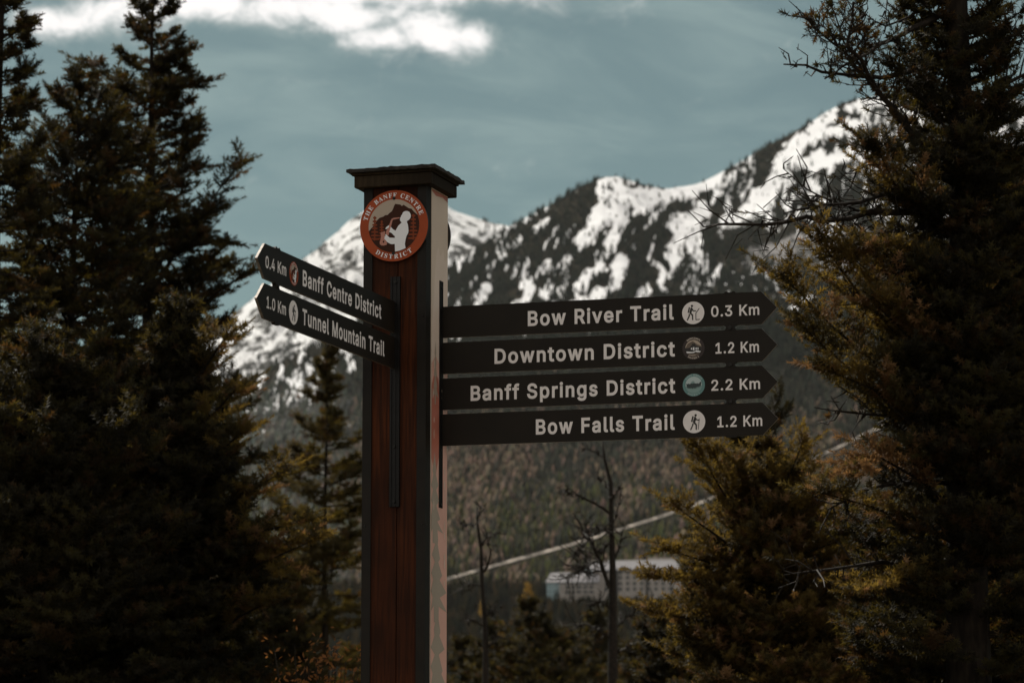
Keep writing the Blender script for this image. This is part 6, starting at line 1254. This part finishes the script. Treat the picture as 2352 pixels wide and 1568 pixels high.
conifer('young_fir', 'low dark fir left of the bushy fir at the bottom edge', b, h, [(0, .08), (.4, .3), (.9, .45), (1.6, .6)], 13, tone='dark', zmin=.8, per=9, whorl=.12, tl=.3, trunk_r=.05, shoot=.085)
b, h = stand(1213, 62, 1385)
conifer('pine_tree', 'blurred dark conifer between the two bare snags', b, h, [(0, .1), (.6, .4), (1.4, .75), (2.6, 1.1)], 14, tone='dark', zmin=6.2, per=6, whorl=.30, tl=.42, step=.13, shoot=.17, trunk_r=.1, nn=7)['tall'] = h


# ---- bare snags
def snag(label, trunk, widths, Y, branches, seed):
    base = at(trunk[-1][0], 1568, Y); g = gz(base.x, Y); root = empty('dead_snag', (base.x, Y, g - .05)); tag(root, label, 'dead tree')
    bb = np.array(root.location); c = Crown(seed); rg = c.rg
    P = [local(bb, x, y, Y) for x, y in trunk]; P.append(np.array([0.03, 0, 0])); W = list(widths) + [widths[-1] * 1.5]
    mt = MB(); mt.tube([p + rg.normal(0, .006, 3) for p in P], [w * Y / 7179 / 2 for w in W], 9); mt.build('trunk', M['deadbark'], root, smooth=True)
    for i, (pts, r, n, tw) in enumerate(branches):
        PP = [local(bb, x, y, Y - rg.uniform(-.25, .25) * k) for k, (x, y) in enumerate(pts)]; dead_branch(c, PP, r * Y / 7179 / 2, int(n * 1.7) + 2, seed * 50 + i, 6, tw * 1.25, .0, 2.0)
        for k in range(int(n * .8)):      # cones and lichen knots along the branch
            t = rg.uniform(.1, 1); j = min(int(t * (len(PP) - 1)), len(PP) - 2); q = PP[j] + (PP[j + 1] - PP[j]) * (t * (len(PP) - 1) - j) + rg.normal(0, .012, 3); s = rg.uniform(.012, .024)
            c.dead.tube([q - [0, 0, s], q - [0, 0, s * .3], q + [0, 0, s * .5], q + [0, 0, s]], [s * .3, s * .9, s * .8, s * .2], 6)
    c.dead.build('dead_branches', M['deadbark'], root)
    return root


def yellow_tree(px, py, Y, H, i):
    q = at(px, py, Y); root = empty('yellow_poplar', (q.x, q.y, q.z - H)); rg = np.random.default_rng(200 + i); mt = MB(); mt.tube([(0, 0, -4), (0.1, 0, H * .5), (0, 0, H * .95)], [.25, .16, .04], 6)
    for k in range(9):
        a = rg.uniform(0, 6.28); z = H * rg.uniform(.3, .8); mt.tube([(0, 0, z), (math.cos(a) * H * .14, math.sin(a) * H * .14, z + H * .16)], [.08, .02], 4)
    mt.build('trunk', M['bark'], root); P = []
    for k in range(26):
        t = rg.uniform(.3, 1.0); a = rg.uniform(0, 6.28); rr = H * .2 * math.sin(min(1, (1.08 - t) * 1.5) * 1.6) * rg.uniform(.3, 1); c0 = np.array([rr * math.cos(a), rr * math.sin(a), H * t]); P.append(c0 + rg.normal(0, H * .045, (60, 3)))
    P = np.concatenate(P); D = rg.normal(0, 1, P.shape); D /= np.linalg.norm(D, axis=1)[:, None]; a = np.cross(D, rg.normal(0, 1, P.shape)); a /= np.linalg.norm(a, axis=1)[:, None]; s_ = H * .018
    V = np.stack([P - D * s_, P + a * s_ * .7, P + D * s_, P - a * s_ * .7], 1); np_mesh('crown', V.reshape(-1, 3), [np.arange(len(P) * 4).reshape(-1, 4)], [M['yellow']], parent=root); return root


M['yellow'] = leaf_mat('yellow poplar leaves', (.34, .20, .03), (.5, .3, .05))
for i, (px, py, H, lab) in enumerate(((1108 + 0, 1330 + 50, 11, 'small yellow poplar between the signpost and the smaller snag'), (1212, 1335, 15, 'bright yellow poplar in the dark wood left of the hotel'), (1152, 1428, 12, 'yellow poplar in the dark wood between the two bare snags, lower down'), (1676, 1474, 11, 'small yellow poplar showing low in the bushy fir'))):
    tag(yellow_tree(px, py, 1750 if i < 3 else 1640, H, i), lab, 'tree', 'yellow poplars in the wood')


pine0 = bpy.data.objects['pine_tree']
for i, (px, Y, py, sc) in enumerate(((1062, 78, 1475, 1.0), (1140, 70, 1440, .9), (1165, 90, 1500, 1.1), (1290, 74, 1462, 1.0), (1335, 84, 1500, .9), (1455, 70, 1490, 1.0), (1500, 88, 1448, 1.1), (1372, 95, 1420, 1.0), (655, 70, 1470, 1.0), (560, 64, 1440, 1.0))):
    (bx, by, bz), hh = stand(px, Y, py); k = hh / float(pine0['tall'])
    o = pine0.copy(); COL.objects.link(o); o.location = (bx, by, bz); o.scale = (k * sc, k * sc, k); o.rotation_euler = (0, 0, 1.3 * i); tag(o, 'blurred dark conifer tip rising along the bottom edge between the snags and trees', 'tree', 'dark conifer tips along the bottom edge')
    for ch in pine0.children:
        c_ = ch.copy(); COL.objects.link(c_); c_.parent = o


def far_conifers():
    rg = np.random.default_rng(91); protos = []
    mats = [mat_plain('far spruce green', (.012, .011, .006), .95, spec=0.0), mat_plain('far spruce lit tips', (.034, .024, .010), .95, spec=0.0)]  # second colour paints sunlit sprays, scattered at random over the dark green
    for v in range(4):
        V = [(0.012, 0, -.05), (-.006, .010, -.05), (-.006, -.010, -.05), (0, 0, 1.0)]; F = [(0, 1, 3), (1, 2, 3), (2, 0, 3)]; mi = [0, 0, 0]; nt = 15
        for k in range(nt):
            t = (k + .5) / nt; z = .06 + .92 * t; R0 = .17 * (1 - t) ** .8 * rg.uniform(.8, 1.2) + .008
            for q in range(9):
                if rg.random() < .16: continue
                a = rg.uniform(0, 6.28); r_ = R0 * rg.uniform(.6, 1.3); w = .03 + .028 * (1 - t); b = len(V); dz = -.035 * (1 - t) - .008 + rg.normal(0, .012)
                ca, sa = math.cos(a), math.sin(a)
                V += [(0, 0, z + .035), (ca * r_ * .6 - sa * w, sa * r_ * .6 + ca * w, z + dz * .7), (ca * r_, sa * r_, z + dz), (ca * r_ * .6 + sa * w, sa * r_ * .6 - ca * w, z + dz * .7)]
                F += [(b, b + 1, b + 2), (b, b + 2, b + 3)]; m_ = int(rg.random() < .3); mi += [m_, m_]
        me = bpy.data.meshes.new('conifer_tree'); me.from_pydata(V, [], F); [me.materials.append(m) for m in mats]; me.polygons.foreach_set('material_index', mi); me.update(); protos.append(me)
    n = 0
    while n < 128:
        x = rg.uniform(1030, 1690) if n < 85 else rg.uniform(560, 830) if n < 110 else rg.uniform(1262, 1600); y = rg.uniform(1400, 1640) if n < 110 else rg.uniform(1378, 1400)
        r = row_to_r(x, y)[0]; z = float(slope_height(np.array([x]), np.array([r]))[0]); H = rg.uniform(10, 17)
        if n >= 110: H = (y - rg.uniform(1338, 1366)) / FH * r
        elif 1245 < x < 1640 and y - H / r * FH < 1356: continue
        o = bpy.data.objects.new('conifer_tree', protos[n % 4]); COL.objects.link(o); o.location = ((x - 1176) / FH * r, r, z); o.scale = (H * rg.uniform(.85, 1.25),) * 2 + (H,); o.rotation_euler = (rg.normal(0, .025), rg.normal(0, .025), rg.uniform(0, 6.28))
        tag(o, 'dark ragged conifer rising from the wood on the lower slope', 'tree', 'dark conifers in the wood below the hotel'); n += 1


far_conifers()
snag('taller bare snag with crooked branches in front of the hotel', [(1384, 1012), (1390, 1055), (1402, 1110), (1405, 1200), (1408, 1300), (1410, 1400), (1408, 1480), (1408, 1568)], [3.5, 7, 10, 12, 15, 19, 22, 25], 32,
     [([(1402, 1180), (1375, 1160), (1340, 1142), (1295, 1126)], 7, 9, .10), ([(1390, 1052), (1370, 1040), (1350, 1030), (1335, 1028)], 4, 3, .08), ([(1400, 1350), (1388, 1310), (1372, 1270), (1352, 1235), (1338, 1215)], 11, 14, .22),
      ([(1404, 1225), (1385, 1215), (1360, 1212), (1338, 1222)], 6, 6, .12), ([(1352, 1240), (1330, 1258), (1315, 1280)], 5, 8, .2), ([(1378, 1285), (1350, 1295), (1325, 1310), (1300, 1330)], 6, 12, .22), ([(1385, 1310), (1350, 1315), (1325, 1300)], 5, 10, .22),
      ([(1405, 1400), (1385, 1380), (1365, 1385), (1350, 1405)], 6, 6, .18), ([(1408, 1470), (1380, 1450), (1350, 1430), (1290, 1435)], 6, 8, .18), ([(1410, 1200), (1420, 1160), (1432, 1140)], 4, 4, .1), ([(1410, 1290), (1425, 1250), (1432, 1200)], 5, 5, .12),
      ([(1412, 1440), (1450, 1410), (1490, 1380)], 5, 6, .15), ([(1412, 1500), (1450, 1480), (1500, 1470)], 5, 6, .15), ([(1402, 1120), (1385, 1108), (1375, 1100)], 4, 3, .08), ([(1406, 1150), (1416, 1130), (1422, 1118)], 4, 3, .08), ([(1404, 1245), (1380, 1260), (1365, 1275)], 4, 4, .12)], 31)
snag('smaller bare snag just right of the signpost', [(1094, 1165), (1096, 1200), (1103, 1260), (1108, 1330), (1112, 1420), (1115, 1500), (1116, 1568)], [4, 6.5, 8, 10, 12, 14, 16], 34,
     [([(1096, 1190), (1108, 1170), (1105, 1160)], 5, 3, .08), ([(1098, 1215), (1085, 1205), (1070, 1205), (1060, 1200)], 4, 5, .1), ([(1104, 1250), (1118, 1235), (1140, 1222)], 4, 5, .1), ([(1106, 1320), (1120, 1300), (1128, 1270), (1120, 1240)], 5, 6, .12), ([(1108, 1345), (1080, 1340), (1050, 1352)], 4, 6, .14),
      ([(1112, 1420), (1135, 1400), (1150, 1395)], 4, 5, .12), ([(1112, 1440), (1090, 1420), (1075, 1425)], 4, 6, .14), ([(1114, 1490), (1140, 1470), (1150, 1455)], 4, 5, .12)], 32)


# ---- dry shrub at the foot of the frame
def shrub():
    Y = 17.0; q = at(745, 1568, Y); g = gz(q.x, Y); root = empty('dry_shrub', (q.x, Y, g)); tag(root, 'orange brown dry shrub at the bottom edge left of the signpost', 'shrub')
    rg = np.random.default_rng(77); mb_ = MB(); P = []; D = []
    top = at(745, 1500, Y).z - g
    for i in range(70):
        a = rg.uniform(0, 6.28); rr = rg.uniform(0, .30); h = top * rg.uniform(.78, 1.04); p0 = np.array([rg.normal(0, .05), rg.normal(0, .05), 0.0]); p2 = np.array([rr * math.cos(a), rr * math.sin(a), h]); p1 = (p0 + p2) / 2 * np.array([.7, .7, 1])
        mb_.tube([p0, p1, p2], [.007, .005, .002], 4)
        for k in range(34):
            t = rg.uniform(.55, 1.05); P.append(p1 + (p2 - p1) * (2 * t - 1) + rg.normal(0, .03, 3)); D.append(rg.normal(0, 1, 3))
    mb_.build('stems', M['deadbark'], root)
    P = np.array(P); D = np.array(D); D /= np.linalg.norm(D, axis=1)[:, None]; a = np.cross(D, rg.normal(0, 1, P.shape)); a /= np.linalg.norm(a, axis=1)[:, None]
    s = rg.uniform(.008, .016, (len(P), 1)); V = np.stack([P - D * s * 1.4, P + a * s * .6, P + D * s * 1.4, P - a * s * .6], 1)
    np_mesh('leaves', V.reshape(-1, 3), [np.arange(len(P) * 4).reshape(-1, 4)], [leaf_mat('dry orange leaves', (.20, .085, .03), (.36, .15, .04))], parent=root)


shrub()
print('needle faces', TRIS)

# ------------------------------------------------------------------ the air between here and the mountain
def haze():
    mb_ = MB(); S = 9900.0; mb_.box(-S, S, -S, S, -165.0, 1560.0)
    m = bpy.data.materials.new('haze'); m.use_nodes = True; t = NT(m.node_tree)
    v = t.n('ShaderNodeVolumePrincipled'); v.inputs['Color'].default_value = (.86, .93, .93, 1); v.inputs['Density'].default_value = HAZE; v.inputs['Anisotropy'].default_value = .2
    out = t.n('ShaderNodeOutputMaterial'); t.l(v.outputs[0], out.inputs['Volume'])
    tag(mb_.build('haze', m), kind='stuff')


HAZE = 1.0e-5
haze()
